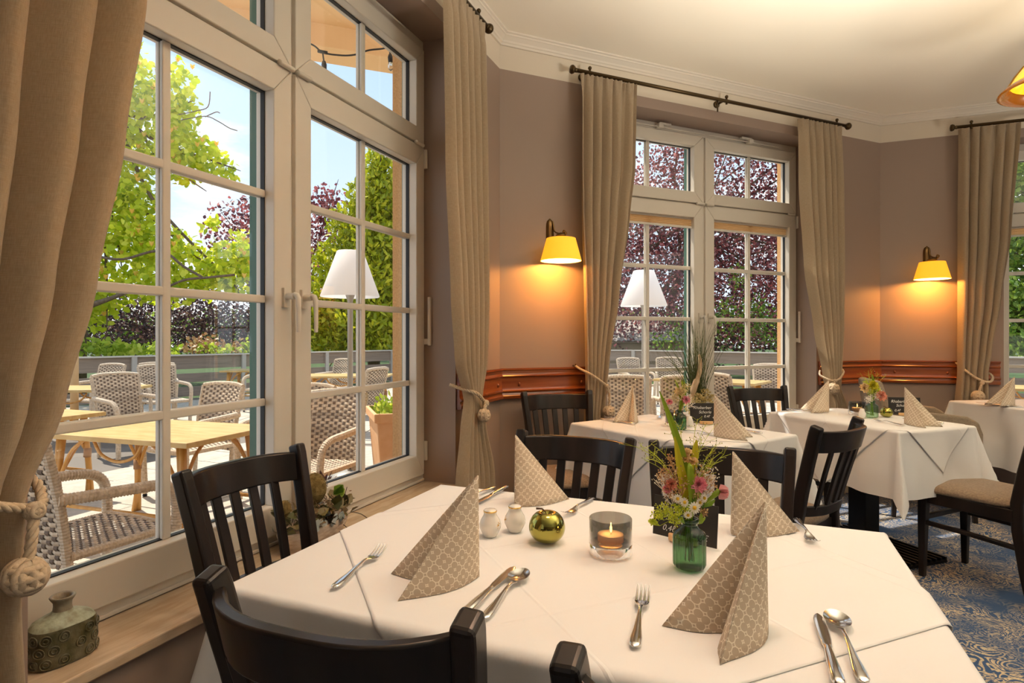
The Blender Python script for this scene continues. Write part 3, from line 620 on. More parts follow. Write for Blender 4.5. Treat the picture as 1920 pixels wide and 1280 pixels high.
pendant('amber glass pendant lamp cut off at the upper right picture edge', 2.87, 3.05, 20, (1, .74, .42))
pendant('amber glass pendant lamp added unseen above the foreground table to light its top', .20, 1.22, 22, (1, .97, .95))  # second pendant added out of view to brighten the foreground tabletop

# ---------------------------------------------------------------- tables and cloths
TAB = {'main': ((.172, 1.232), 112.4, 1.175, .80), 'two': ((.835, 2.975), 145.0, .885, .60), 'three': ((2.005, 3.345), 160.0, .81, .535), 'four': ((3.62, 3.94), 171.0, .80, .70)}
def drape(u, v, L, Wd, rad, seed, flare=.34, amp=.011):
    fx = max(0, abs(u)-L/2); fy = max(0, abs(v)-Wd/2); sx = 1 if u > 0 else -1; sy = 1 if v > 0 else -1
    f = hypot(fx, fy)
    if f < 1e-9: return u, v, 0.0
    if f < rad*pi/2: h, d = rad*sin(f/rad), rad*(1-cos(f/rad))
    else: h, d = rad, rad+f-rad*pi/2
    dx, dy = sx*fx/f, sy*fy/f; mn = min(fx, fy)
    along = (v if fx > fy else u)
    k = max(0, d-.04)
    h += k*(.06 if amp > .008 else .01)+amp*min(1, k/.18)*(sin(along*15+seed)+.6*sin(along*27+seed*2.3))*(1 if mn < .02 else .3)
    h += flare*mn; d -= .22*mn
    return max(-L/2, min(L/2, u))+dx*h, max(-Wd/2, min(Wd/2, v))+dy*h, -d
def table(key, label, clabel, olabel, hang=.36, osize=.47, seed=1.0, amp=.011):
    (cx, cy), h, L, Wd = TAB[key]; rz = radians(90-h)
    t = thing('dining_table', label, 'table', (cx, cy, 0), rz, 'dining tables under white cloths')
    obj('tabletop', MB().box(-L/2+.004, L/2-.004, -Wd/2+.004, Wd/2-.004, .715, .744), M_dark, t, bev=.003)
    obj('column', MB().box(-.055, .055, -.055, .055, .03, .716), M_black, t, bev=.004)
    b = MB().box(-.30, .30, -.24, .24, .002, .016); obj('base_plate', b, M_black, t)
    for k in range(13):
        y = -.234+k*.039; obj('base_rib', MB().box(-.30, .30, y-.007, y+.007, .016, .032), M_black, t, bev=.002)
    def samples(D):
        h = D/2; half = [h*k/10 for k in range(10)]+[h+.0225*k/6 for k in range(7)]+[h+.0225+(hang-.0225)*k/22 for k in range(1, 23)]
        return [-a for a in half[:0:-1]]+half
    P = []; UV = []
    for u in samples(L):
        row = []; uvr = []
        for v in samples(Wd):
            x, y, z = drape(u, v, L, Wd, .014, seed, amp=amp); row.append((x, y, z+.7475)); uvr.append((u, v))
        P.append(row); UV.append(uvr)
    o = put('tablecloth', mesh('tablecloth', MB().grid(P, UV=UV, flip=True), M_cloth, True), None, (cx, cy, 0), rz); tag(o, clabel, 'tablecloth', 'white cloths on the dining tables')
    if osize:
        n = 150; P = []; UV = []
        for i in range(n+1):
            row = []; uvr = []
            for j in range(n+1):
                p, q = osize*(2*i/n-1), osize*(2*j/n-1); u, v = (p-q)*.7071, (p+q)*.7071
                x, y, z = drape(u, v, L+.004, Wd+.004, .015, seed, amp=amp)
                e = .0012
                dx = .0022 if z < -.004 else 0
                row.append((x+(dx if u > L/2 else -dx if u < -L/2 else 0), y+(dx if v > Wd/2 else -dx if v < -Wd/2 else 0), z+.7475+e))
            P.append(row); UV.append([(osize*(2*i/n-1), osize*(2*j/n-1)) for j in range(n+1)])
        m = MB().grid(P, UV=UV, flip=True)
        o = put('table_overlay', mesh('table_overlay', m, M_cloth2, True), None, (cx, cy, 0), rz)
        s = o.modifiers.new('thick', 'SOLIDIFY'); s.thickness = .0008; s.offset = 1
        tag(o, olabel, 'tablecloth', 'diagonal overlay cloths')
    return t
table('main', 'large dining table in the foreground under a white cloth', 'white tablecloth on the large table in the foreground', 'square white overlay laid diagonally on the foreground table', seed=2.1, osize=.475, amp=.006)
table('two', 'small dining table in front of the middle window', 'white tablecloth on the small table before the middle window', 'white overlay cloth on the small table before the middle window', seed=.4, osize=.37)
table('three', 'small dining table near the far corner with black column', 'white tablecloth with pointed corner on the table near the far corner', 'white overlay with a hanging tip on the table near the far corner', hang=.34, seed=3.3, osize=.45, amp=.014)
table('four', 'dining table cut off at the right picture edge', 'white tablecloth on the table at the right picture edge', '', hang=.42, seed=5.2, osize=0, amp=.018)

# ---------------------------------------------------------------- dining chairs
def yb(z): return -.195-.10*max(0, (z-.42)/.45)**1.25
def make_chair(label, group):
    t = thing('dining_chair', label, 'chair', (0, 0, 0), 0, group)
    for s in (-1, 1):
        pts = [(s*.188, -.262, 0), (s*.184, -.232, .16), (s*.177, -.205, .34), (s*.174, yb(.46), .46), (s*.182, yb(.60), .60), (s*.191, yb(.72), .72), (s*.198, yb(.80), .80), (s*.2015, yb(.84), .843), (s*.203, yb(.87), .868)]
        obj('back_leg', MB().beam(pts, [.030, .032, .034, .034, .034, .034, .034, .034, .034], [.036, .042, .048, .050, .048, .046, .046, .045, .043]), M_dark, t, bev=.008, seg=3)
        obj('front_leg', MB().beam([(s*.192, .190, 0), (s*.190, .188, .25), (s*.188, .185, .425)], [.026, .036, .042], [.026, .036, .042]), M_dark, t, bev=.004)
        obj('stretcher', MB().beam([(s*.190, .175, .275), (s*.183, .0, .272), (s*.180, -.205, .262)], .020, .028, (0, 0, 1)), M_dark, t, bev=.004)
    obj('front_stretcher', MB().beam([(-.185, .185, .30), (.185, .185, .30)], .020, .026, (0, 1, 0)), M_dark, t, bev=.004)
    def strip(z0, z1, th, bow, x, n=16, nz=4):
        rows = []
        for i in range(n+1):
            s = -1+2*i/n; off = -bow*(1-abs(s)**3); ring_ = []
            for k in range(nz+1):
                z = z0+(z1-z0)*k/nz; ring_.append((x*s, yb(z)+off-th/2, z))
            for k in range(nz, -1, -1):
                z = z0+(z1-z0)*k/nz; ring_.append((x*s, yb(z)+off+th/2, z))
            rows.append(ring_)
        m = MB().grid(rows, close_v=True); q = len(rows[0]); m.f += [list(range(q)), list(range(n*q, n*q+q))[::-1]]; m.uv += [None]*2; m.mi += [0]*2; return m
    smooth_angle(obj('top_rail', strip(.762, .847, .024, .072, .191), M_dark, t, bev=.005, seg=3), 40)
    smooth_angle(obj('lower_rail', strip(.500, .542, .022, .058, .170), M_dark, t, bev=.004), 40)
    for k in range(5):
        s = -.68+.34*k; m = MB()
        pts = [((.170+.021*(z-.53)/.245)*s, yb(z)-(.058+.014*(z-.53)/.245)*(1-abs(s)**3), z) for z in (.53, .60, .68, .775)]
        obj('slat', m.beam(pts, .031, .012), M_dark, t, bev=.003)
    ap = MB(); ap.box(-.185, .185, .172, .196, .375, .432); ap.box(-.19, .19, -.205, -.180, .375, .432); ap.box(-.197, -.175, -.19, .18, .375, .432); ap.box(.175, .197, -.19, .18, .375, .432)
    obj('seat_frame', ap, M_dark, t, bev=.003)
    rows = []; n = 32
    def se(a, rx, ry, fx):
        c, s_ = cos(a), sin(a); e = .42; x = abs(c)**e*(1 if c > 0 else -1); y = abs(s_)**e*(1 if s_ > 0 else -1)
        return (x*rx*(1+.07*y), y*ry)
    for k, (sc, z) in enumerate(((.0, .488), (.35, .487), (.65, .482), (.85, .473), (.95, .464), (.995, .452), (1.0, .442), (.975, .434), (.0, .434))):
        rows.append([(se(2*pi*j/n, .205*sc, .213*sc, 0)[0], se(2*pi*j/n, .205*sc, .213*sc, 0)[1], z) for j in range(n)])
    obj('seat_cushion', MB().grid(rows, close_v=True, flip=True), M_uph, t, True)
    return t
GC = 'dark slatted dining chairs'
chair = make_chair('dark wooden chair standing between the window sill and the foreground table', GC)
def back_at(bx, by, h):   # top of back centre and heading faced
    d = hd(h); return (bx+d[0]*.30, by+d[1]*.30, 0), G(h)
loc, r = back_at(-.765, 1.672, 112.3); chair.location = loc; chair.rotation_euler = (0, 0, r)
for bx, by, h, lab in ((-.247, .770, 20, 'dark chair with bowed top rail in the bottom left foreground'),
    (.245, .545, 22, 'dark chair of which only a post tip shows at the bottom edge'),
    (.222, 2.068, 207, 'dark chair across the foreground table, behind the gold apple'),
    (.660, 1.866, 199, 'dark chair across the foreground table, behind the flower bottle'),
    (1.318, 2.352, 320, 'dark chair seen edge-on at the near end of the middle table'),
    (1.712, 4.113, 172, 'dark sunlit chair standing directly before the middle window')):
    loc, r = back_at(bx, by, h); dup(chair, loc, r, lab)
loc, r = back_at(.262, 3.465, 165); dup(chair, loc, r, 'dark chair against the wall under the lit wall lamp', scale=(1, 1, 1.025))
dup(chair, (2.335, 2.885, 0), G(334), 'dark chair with brown cushion cut off at the right picture edge')
# upholstered armchair
def armchair(label, loc, h):
    t = thing('armchair', label, 'armchair', loc, G(h))
    m = MB(); P = []
    for i in range(13):
        s = -1+2*i/12; col = []
        for z, w_, y in ((.42, .24, -.22), (.60, .25, -.24), (.75, .252, -.265), (.86, .235, -.285), (.905, .205, -.292)): col.append((w_*s, y-.03*(1-s*s), z+.012*(1-s**4)))
        P.append(col)
    o = obj('backrest', m.grid(P), M_taupe, t, True); sd = o.modifiers.new('thick', 'SOLIDIFY'); sd.thickness = .055; bb = o.modifiers.new('b', 'BEVEL'); bb.width = .018; bb.segments = 3
    for s in (-1, 1):
        P = [[(s*.285, y, z) for z in (.40, .55, tz)] for y, tz in ((-.27, .75), (-.20, .735), (-.08, .715), (.05, .705), (.16, .695), (.22, .66), (.245, .58))]
        o = obj('arm', MB().grid(P), M_taupe, t, True); sd = o.modifiers.new('thick', 'SOLIDIFY'); sd.thickness = .05; sd.offset = 0; bb = o.modifiers.new('b', 'BEVEL'); bb.width = .016; bb.segments = 3
        for y in (-.22, .20): obj('leg', MB().beam([(s*.25, y*1.1, 0), (s*.24, y, .33)], [.024, .036], [.024, .036]), M_dark, t)
    obj('seat', MB().box(-.26, .26, -.24, .25, .33, .46), M_taupe, t, bev=.03, seg=4)
armchair('taupe upholstered armchair with low arms behind the far corner table', (2.88, 4.12, 0), 108)
# ---------------------------------------------------------------- napkins
TZT = .7502
def napkin_mesh():
    def q(t, a): return Vector((t*cos(a), t*sin(a)))
    a = radians(21); L1 = .168
    def lobe(sg):   # from O to the seam around one tip
        A = sg*a; T = q(L1, A); nrm = Vector((-sin(A), cos(A)))*sg
        out = []
        for i in range(11):
            t = i/10; p = T*t+nrm*(.026*sin(pi*min(1, t*1.02))*(1-.25*t)); out.append(p)
        tip = T+Vector((cos(A), sin(A)))*.004; out.append(tip)
        Sm = Vector((.088, sg*.0035))
        for i in range(1, 8):
            t = i/7; p = T*(1-t)+Sm*t-nrm*(.010*sin(pi*t)); out.append(p)
        return out
    base = lobe(-1)+lobe(1)[::-1]
    m = MB(); n = len(base); K = 12; apex = Vector((.002, 0)); P = []; UV = []
    for k in range(K+1):
        t = k/K; z = .192*t; row = []; uvr = []
        for i, b in enumerate(base):
            p = b*(1-t)+(apex+b*.02)*t
            row.append((p.x, p.y, z+.0006)); sgn = 1 if i > n/2 else -1
            uvr.append((p.length*1.0+.31*(sgn > 0), z))
        P.append(row); UV.append(uvr)
    m.grid(P, UV=UV, flip=False)
    return mesh('napkin', m, M_nap, True)
NAP = napkin_mesh()
for x, y, ang, lab, sc in ((.408, .938, 205, 'patterned napkin cone at the right front, seam towards viewer', 1), (-.062, 1.118, 197, 'patterned napkin cone at the left front beside the fork', 1),
        (.007, 1.578, 47, 'patterned napkin triangle behind the porcelain shakers', 1), (.506, 1.350, 30, 'patterned napkin triangle behind the right front napkin', 1),
        (.672, 3.25, 240, 'small napkin cone at the left end of the middle table', 1), (.935, 2.72, -32, 'small napkin cone right of the sign on the middle table', 1),
        (1.955, 3.615, 186, 'pale napkin cone at the window end of the far corner table', 1), (2.085, 3.12, -70, 'tan napkin cone at the near end of the far corner table', 1),
        (3.375, 3.935, 181, 'napkin cone on the table at the right picture edge', 1)):
    o = put('napkin', NAP, None, (x, y, TZT), (0, 0, radians(ang))); tag(o, lab, 'napkin', 'folded patterned napkins')
    s = o.modifiers.new('thick', 'SOLIDIFY'); s.thickness = .0012

# ---------------------------------------------------------------- cutlery (handle end at origin, pointing +Y)
def loft(m, st, n=10):
    return m.grid([[(w*cos(2*pi*j/n), y, z+h*sin(2*pi*j/n)) for j in range(n)] for y, z, w, h in st], close_v=True, flip=True)
HND = [(0, .0035, .0005, .0005), (.003, .0035, .0062, .0022), (.010, .0036, .0088, .0028), (.028, .0038, .0092, .003), (.055, .005, .0066, .003), (.085, .0085, .0040, .0025), (.110, .0105, .0030, .0022)]
def fork_mesh():
    m = MB(); loft(m, HND+[(.124, .0095, .0040, .0018), (.134, .0062, .0085, .0013), (.145, .0035, .0118, .0011), (.156, .0032, .0122, .001), (.158, .0033, .0120, .0005)])
    for k in range(4):
        x = -.0101+k*.00673; s0 = len(m.v)
        loft(m, [(.154, .0033, .0022, .001), (.170, .0050, .0019, .001), (.186, .0095, .0016, .0009), (.1975, .0145, .0007, .0005)], 6)
        for i in range(s0, len(m.v)): m.v[i] = (m.v[i][0]+x, m.v[i][1], m.v[i][2])
    return mesh('fork', m, M_steel, True)
def knife_mesh():
    m = MB(); loft(m, [(0, .005, .0004, .0004), (.002, .005, .006, .004), (.012, .0052, .0092, .0048), (.045, .0052, .0085, .0046), (.090, .005, .0062, .004), (.100, .005, .0052, .0038), (.104, .005, .0066, .0036), (.108, .005, .006, .002)])
    m2 = [(.107, .005, .0062, .0012), (.125, .005, .0082, .001), (.165, .005, .0092, .0009), (.192, .005, .0086, .0008), (.204, .005, .0060, .0007), (.211, .005, .0022, .0005), (.213, .005, .0003, .0002)]
    loft(m, m2); return mesh('knife', m, M_steel, True)
def spoon_mesh():
    m = MB(); loft(m, HND+[(.128, .0095, .0035, .0018), (.140, .0075, .0058, .0014), (.147, .006, .0075, .0008)])
    for side in (0, 1):
        P = []
        for i in range(9):
            r = i/8; row = []
            for j in range(24):
                a = 2*pi*j/24; x = .0198*r*sin(a)*(1-.10*cos(a)); y = .1745+.0305*r*cos(a); z = .0072-.0062*(1-r*r)+.0006*(1-side)*(1 if r < .99 else .3)
                row.append((x, y, z+.002))
            P.append(row)
        m.grid(P, close_v=True, flip=bool(side))
    return mesh('spoon', m, M_steel, True)
FK, KN, SP = fork_mesh(), knife_mesh(), spoon_mesh()
GCU = {'fork': 'steel forks laid on the tables', 'knife': 'steel knives laid on the tables', 'spoon': 'steel spoons laid on the tables'}
for kind, x, y, h, lab in (('fork', -.322, 1.056, 14, 'steel fork left of the left front napkin'), ('knife', -.078, .955, 23, 'steel knife between the left front napkin and the spoon'), ('spoon', -.046, .938, 20, 'steel spoon right of the left front napkin'),
        ('fork', .178, .853, 16.5, 'steel fork left of the right front napkin'), ('knife', .422, .755, 20.5, 'steel knife at the lower right of the foreground table'), ('spoon', .460, .765, 18.5, 'steel spoon at the lower right of the foreground table'),
        ('fork', .228, 1.650, 209, 'steel fork behind the gold apple with tines towards viewer'), ('knife', -.014, 1.772, 205, 'steel knife half hidden behind the left front napkin'), ('spoon', -.052, 1.775, 206, 'steel spoon handle beside the far curtain corner of the foreground table'),
        ('fork', .708, 1.462, 195, 'steel fork right of the far right napkin, tines towards viewer'),
        ('knife', .640, 3.065, 322, 'steel knife crossing a spoon on the middle table'), ('spoon', .490, 3.285, 140, 'steel spoon crossing a knife on the middle table'), ('fork', .880, 3.44, 200, 'steel fork behind the candle glass of the middle table'), ('fork', .80, 2.86, 130, 'steel fork in front of the bottle on the middle table'), ('knife', 1.175, 2.755, 335, 'steel knife right of the napkin on the middle table'),
        ('knife', 1.72, 3.68, 140, 'steel knife before the napkin at the window end of the far corner table'), ('spoon', 1.90, 3.52, 320, 'steel spoon before the pale napkin on the far corner table'), ('fork', 2.012, 3.012, 350, 'steel fork left of the tan napkin on the far corner table'), ('knife', 2.26, 3.07, 335, 'steel knife right of the tan napkin on the far corner table'), ('fork', 2.06, 3.60, 160, 'steel fork behind the candle glass of the far corner table'),
        ('knife', 3.27, 3.86, 345, 'steel knife on the table at the right picture edge'), ('spoon', 3.33, 3.83, 330, 'steel spoon on the table at the right picture edge')):
    o = put(kind, {'fork': FK, 'knife': KN, 'spoon': SP}[kind], None, (x, y, TZT+.0022), G(h)); tag(o, lab, kind, GCU[kind])

# ---------------------------------------------------------------- shakers, apple, candle glasses
def shaker(label, loc, rot, k=1):
    t = thing('shaker', label, 'salt shaker', loc, rot, 'porcelain shakers on the foreground table')
    pr = [(.0, 0), (.0135, 0), (.015, .002), (.0195, .010), (.0245, .021), (.0250, .028), (.0225, .037), (.0170, .046), (.0145, .051), (.0150, .0565)]
    obj('body', MB().lathe([(r, z*k) for r, z in pr], 28), M_porc, t, True)
    obj('gilt_band', MB().lathe([(.0149, .0562*k), (.0158, .0575*k), (.0156, .059*k), (.0146, .0595*k)], 28), M_gilt, t, True)
    obj('perforated_top', MB().lathe([(.0146, .0594*k), (.0138, .0612*k), (.008, .0628*k), (0, .0632*k)], 28), M_porc, t, True)
    m = MB()
    for a, z, r in ((0, .030, .0022), (.16, .033, .0013), (-.15, .028, .0012), (.05, .036, .001), (-.08, .024, .001)):
        m.ball((.0243*cos(a-1.2), .0243*sin(a-1.2), z), r, 8, 5)
    obj('gilt_emblem', m, M_gilt, t, True)
shaker('white porcelain shaker partly hidden by the left front napkin', (-.050, 1.345, TZT), .5)
shaker('white porcelain shaker right beside the gold apple', (.007, 1.378, TZT), -1.6)
def apple(label, loc, k=1):
    t = thing('decorative_apple', label, 'ornament', loc, .3, 'gold glazed apples')
    pr = []
    for i in range(25):
        a = pi*i/24; r = .0345*sin(a)**.9*(1+.06*cos(a)); z = .031-.031*cos(a)
        if i > 19: z -= .0105*((i-19)/5)**1.6
        if i < 4: z += .003*((4-i)/4)**1.5
        pr.append((max(r, .0003)*k, z*k))
    obj('fruit', MB().lathe(pr, 36, mod=lambda a, z: 1+.012*cos(5*a)), M_gold, t, True)
    obj('stem', MB().tube([(0, 0, .048*k), (-.003*k, 0, .058*k), (-.010*k, .001, .0645*k), (-.021*k, .003, .0655*k)], [.0014, .0016, .0018, .0024], 8), M_stem, t, True)
apple('shiny green gold apple with bent stem beside the shakers', (.078, 1.305, TZT), 1.17)
apple('small gold apple beside the bottle on the far corner table', (2.145, 3.36, TZT), .95)
M_smoke = glassmat('smoked_glass', (.54, .54, .52)); M_gbot = glassmat('green_bottle_glass', (.26, .50, .28), 1.5, .15); M_gpale = glassmat('pale_green_glass', (.66, .88, .70), 1.2, .45)
def candle(label, loc, lit=True):
    t = thing('candle_glass', label, 'candle holder', loc, 0, 'smoked candle glasses'); R_ = .0445
    obj('glass_base', MB().lathe([(0, 0), (R_-.003, 0), (R_, .003), (R_, .0215), (R_-.001, .0225), (0, .0185)], 40), M_clear, t, True)
    obj('smoked_cup', MB().lathe([(R_-.003, .0228), (R_, .0235), (R_, .074), (R_-.0012, .0755), (R_-.0028, .074), (R_-.003, .030), (R_-.012, .0235)], 40), M_smoke, t, True)
    obj('wax', MB().lathe([(.0265, .026), (.027, .027), (.027, .0405), (.0262, .041), (.004, .0395), (0, .0395)], 28), M_wax, t, True)
    obj('wick', MB().tube([(0, 0, .039), (.0008, 0, .045)], .0006, 6), M_black, t)
    obj('flame', MB().lathe([(.0002, .043), (.0019, .046), (.0026, .050), (.0020, .055), (.0009, .060), (.0001, .0645)], 12, (.0008, 0, 0)), M_flame, t, True)
    light('POINT', 'candle_light', (loc[0], loc[1], loc[2]+.058), .35, (1, .5, .15), shadow_soft_size=.004)
candle('smoked candle glass with burning tealight at the middle of the foreground table', (.207, 1.232, TZT+.0026))
candle('smoked candle glass behind the bottle on the middle table', (.835, 3.02, TZT+.0026))
candle('smoked candle glass with lit tealight on the far corner table', (2.035, 3.46, TZT+.0026))
def napkin_holder(label, loc, rot):
    m = MB().lathe([(0, 0), (.013, 0), (.019, .012), (.020, .026), (.013, .042), (.011, .052), (.0, .054)], 20); o = obj('shaker', m, M_porc, None, True, loc=loc, rot=rot); tag(o, label, 'salt shaker')
napkin_holder('white shaker right of the green bottle on the middle table', (.905, 2.99, TZT+.0026), 0)
napkin_holder('white shaker left of the bottle on the far corner table', (1.975, 3.31, TZT+.0026), 0)

# ---------------------------------------------------------------- bottles, bouquets, signs
def bottle(label, loc, mat):
    t = thing('bottle_vase', label, 'vase', loc, 0, 'fluted green glass bottles'); n = 80
    fl = lambda a, z: 1+.045*cos(18*a)*(1 if .004 < z < .074 else 0)
    obj('glass_body', MB().lathe([(0, 0), (.026, 0), (.0298, .003), (.031, .008), (.031, .060), (.0295, .068), (.024, .0745), (.0175, .079), (.0155, .084)], n, mod=fl), mat, t, True)
    obj('neck_rim', MB().lathe([(.0155, .084), (.0158, .088), (.0185, .0895), (.019, .094), (.0178, .0965), (.0140, .0965), (.0132, .09), (.0135, .082)], n), mat, t, True)
bottle('dark green fluted bottle vase in the foreground', (.350, 1.158, TZT+.0026), M_gbot)
bottle('green fluted bottle vase on the middle table', (.825, 2.885, TZT+.0026), M_gbot)
bottle('pale green fluted bottle vase on the far corner table', (2.04, 3.325, TZT+.0026), M_gpale)
class Bq:
    def __init__(s, label, loc, rot, sc, seed):
        s.t = thing('bouquet', label, 'flowers', loc, rot, 'small bouquets in green bottles'); s.s = sc; s.r = random.Random(seed)
    def p(s, px, py, dy=0): return Vector(((px-1293)*.001046, dy, (1068-py)*.001046-.0026))
    def part(s, name, mb, mat, sm=False): return obj(name, mb, mat, s.t, sm)
    def stem(s, top, k=0): 
        r = s.r; b = Vector((r.uniform(-.009, .009), r.uniform(-.009, .009), .012)); nk = Vector((r.uniform(-.007, .007), r.uniform(-.007, .007), .095))
        return catmull([b, nk, (nk+top)/2+Vector((0, 0, .006)), top], 4)
    def rose(s, c, rad, mat, name='carnation', d=(0, -1, .35)):
        m = MB(); D = Vector(d).normalized(); u = D.orthogonal().normalized(); w = D.cross(u)
        for ringi, (n, tilt, ln) in enumerate(((5, .15, .55), (7, .55, .75), (9, 1.0, .95), (10, 1.35, 1.05))):
            for k in range(n):
                a = 2*pi*(k+.5*ringi)/n+s.r.uniform(-.2, .2); o = u*cos(a)+w*sin(a); dd = D*cos(tilt)+o*sin(tilt)
                m.leaf(c-D*rad*.45+o*rad*.06, dd, -o+D*.4, rad*ln*1.15, rad*.75, .35)
        s.part(name, m, mat); return s
    def daisy(s, c, rad, d=(.1, -1, .5)):
        m = MB(); D = Vector(d).normalized(); u = D.orthogonal().normalized(); w = D.cross(u)
        for k in range(13):
            a = 2*pi*k/13; o = u*cos(a)+w*sin(a); m.leaf(c+o*rad*.22, o-D*.15, D, rad*.85, rad*.36, .08)
        f = s.part('daisy', m, L_white); e = MB().ball((0, 0, 0), (rad*.34,)*3, 10, 6); e.xf(Matrix.Translation(c+D*rad*.06)); obj('eye', e, L_eye, f, True)
    def cluster(s, name, c, rad, n, mat, sz, flat=1):
        m = MB(); r = s.r
        for k in range(n):
            d = Vector((r.gauss(0, 1), r.gauss(0, 1), r.gauss(0, 1))).normalized()*rad*r.random()**.4; d.z *= flat
            m.leaf(c+d, Vector((r.gauss(0, 1), r.gauss(0, 1), r.gauss(0, 1)+.3)), Vector((r.gauss(0, 1), -1, r.gauss(0, 1))), sz*r.uniform(.7, 1.3), sz*.9, .2)
        for k in range(7):
            d = Vector((r.gauss(0, 1), r.gauss(0, 1), r.gauss(0, 1))).normalized()*rad*.8; m.tube([Vector((0, 0, .095))*.5+c*.5, c*.8+Vector((0, 0, .01)), c+d], .0005, 4)
        s.part(name, m, mat)
    def wisps(s, base, ends, name='panicum_grass', seeds=9):
        m = MB(); r = s.r; sd = MB()
        for e in ends:
            e = Vector(e); b = Vector(base)+Vector((r.uniform(-.006, .006), r.uniform(-.006, .006), 0)); mid = b*.45+e*.55+Vector((0, 0, r.uniform(.006, .02)))
            c = catmull([b, mid, e], 6); m.tube(c, .00045, 4)
            for k in range(seeds):
                p = c[r.randrange(3, len(c))]; q = p+Vector((r.gauss(0, .012), r.gauss(0, .008), r.uniform(0, .016))); m.tube([p, q], .0003, 3); sd.ball(q, (.0010, .0010, .0016), 5, 3)
        o = s.part(name, m, L_alch); stuff(obj('seeds', sd, M_seed, o))
def sway(b, pts, w, mat, name, nrm=(0, -1, .1), fold=.12): b.part(name, MB().ribbon(catmull(pts, 6), w, nrm, fold), mat)
def wlist(a, n): return a
b = Bq('mixed wildflower bouquet with a tall blade leaf in the foreground bottle', (.350, 1.158, TZT+.0026), 0, 1, 5)
P_ = b.p
def blade(b, pts, w0, mat, name='blade_leaf', prof=None):
    c = catmull(pts, 6); n = len(c); b.part(name, MB().ribbon(c, [w0*max(.06, sin(pi*min(.97, .12+.88*i/(n-1)))**.8) for i in range(n)], (.1, -1, .1), .15), mat)
blade(b, [P_(1292, 985), P_(1289, 920, -.004), P_(1276, 850, -.006), P_(1256, 785, .0), P_(1239, 735, .01)], .0165, L_blade)
blade(b, [P_(1292, 985), P_(1281, 920, -.012), P_(1270, 870, -.016), P_(1262, 818, -.012)], .019, L_yell, 'yellow_leaf')
blade(b, [P_(1292, 985), P_(1292, 940, -.022), P_(1288, 900, -.026), P_(1287, 872, -.024), P_(1290, 866, -.012)], .015, L_blade)
blade(b, [P_(1294, 985), P_(1298, 900, .0), P_(1303, 850, .0), P_(1307, 826, .002)], .016, L_yell, 'yellow_bud')
for a, c in (((1290, 848), .002), ((1284, 858), -.006), ((1296, 862), -.008)): b.rose(P_(*a, c), .011, L_cream, 'cream_flower', (0, -.5, 1))
b.rose(P_(1303, 903, -.028), .0145, L_pink); b.rose(P_(1254, 904, -.022), .0105, L_coral); b.rose(P_(1247, 914, -.018), .008, L_pink, 'rose_bud')
m = MB(); c0 = P_(1343, 920, -.012)
for k in range(16):
    a = k*2.4; m.leaf(c0, Vector((1, .3*sin(a)-.25, .55*cos(a)-.15)), Vector((-.4, sin(a+1), cos(a+1))), .021, .020, .3)
b.part('pale_carnation', m, L_pale); b.part('carnation_cup', MB().tube([P_(1318, 945, -.010), P_(1332, 930, -.012), P_(1346, 919, -.012)], [.0016, .0048, .0062], 10), L_blade, True)
for q, rr_, d in (((1291, 943, -.040), .0115, (.0, -1, .35)), ((1262, 928, -.034), .0095, (-.3, -1, .5)), ((1274, 934, -.036), .0095, (.2, -1, .3)), ((1312, 928, -.030), .009, (.5, -1, .3)), ((1281, 958, -.034), .009, (-.2, -1, -.3)), ((1304, 936, -.030), .009, (.4, -1, .1))): b.daisy(P_(*q), rr_, d)
for q, rad in (((1238, 948, -.02), .017), ((1252, 957, -.025), .018), ((1228, 962, -.018), .013), ((1262, 970, -.022), .015), ((1220, 976, -.014), .008), ((1268, 948, -.022), .014)): b.cluster('lime_umbel', P_(*q), rad, 80, L_alch, .0042, .7)
for q, rad in (((1242, 890, -.010), .017), ((1258, 882, -.014), .019), ((1270, 905, -.02), .019), ((1314, 890, -.012), .019), ((1326, 905, -.012), .019), ((1300, 926, -.02), .016), ((1252, 918, -.012), .015), ((1318, 960, -.008), .008), ((1262, 862, .0), .014)): b.cluster('dried_filler', P_(*q), rad, 75, L_fill, .0040)
for q, rad in (((1236, 900, -.005), .016), ((1334, 888, -.006), .017), ((1322, 922, -.012), .014), ((1250, 928, -.016), .014), ((1310, 876, .0), .015)): b.cluster('white_filler', P_(*q), rad, 30, L_white, .0038)
m = MB()
for k in range(30): m.leaf(P_(1293+b.r.gauss(0, 18), 955+b.r.gauss(0, 14), b.r.uniform(-.02, .01)), (b.r.gauss(0, .7), -.3, 1), (b.r.gauss(0, .5), -1, .3), .026, .010, .2)
b.part('foliage', m, L_green)
m = MB()
for tp in ((1303, 903), (1254, 904), (1291, 943), (1330, 930), (1240, 950), (1270, 890), (1315, 890), (1300, 870), (1280, 870)): m.tube(b.stem(P_(*tp, -.012)), .0011, 5)
b.part('stems', m, L_blade)
b.wisps(P_(1290, 935), [P_(1200, 836, .0), P_(1196, 842, .02), P_(1208, 858, -.01), P_(1228, 838, .03), P_(1222, 850, .01), P_(1213, 868, .02)])
b.wisps(P_(1298, 930), [P_(1358, 853, .0), P_(1360, 866, .01), P_(1348, 840, .02), P_(1340, 835, -.01), P_(1335, 876, .0), P_(1326, 828, .03), P_(1342, 872, .02), P_(1318, 822, .01), P_(1352, 846, -.01)])
b.wisps(P_(1290, 900), [P_(1262, 800, .03), P_(1318, 790, .03), P_(1280, 806, .02), P_(1330, 800, .02), P_(1345, 812, .03)], 'airy_grass', 12)
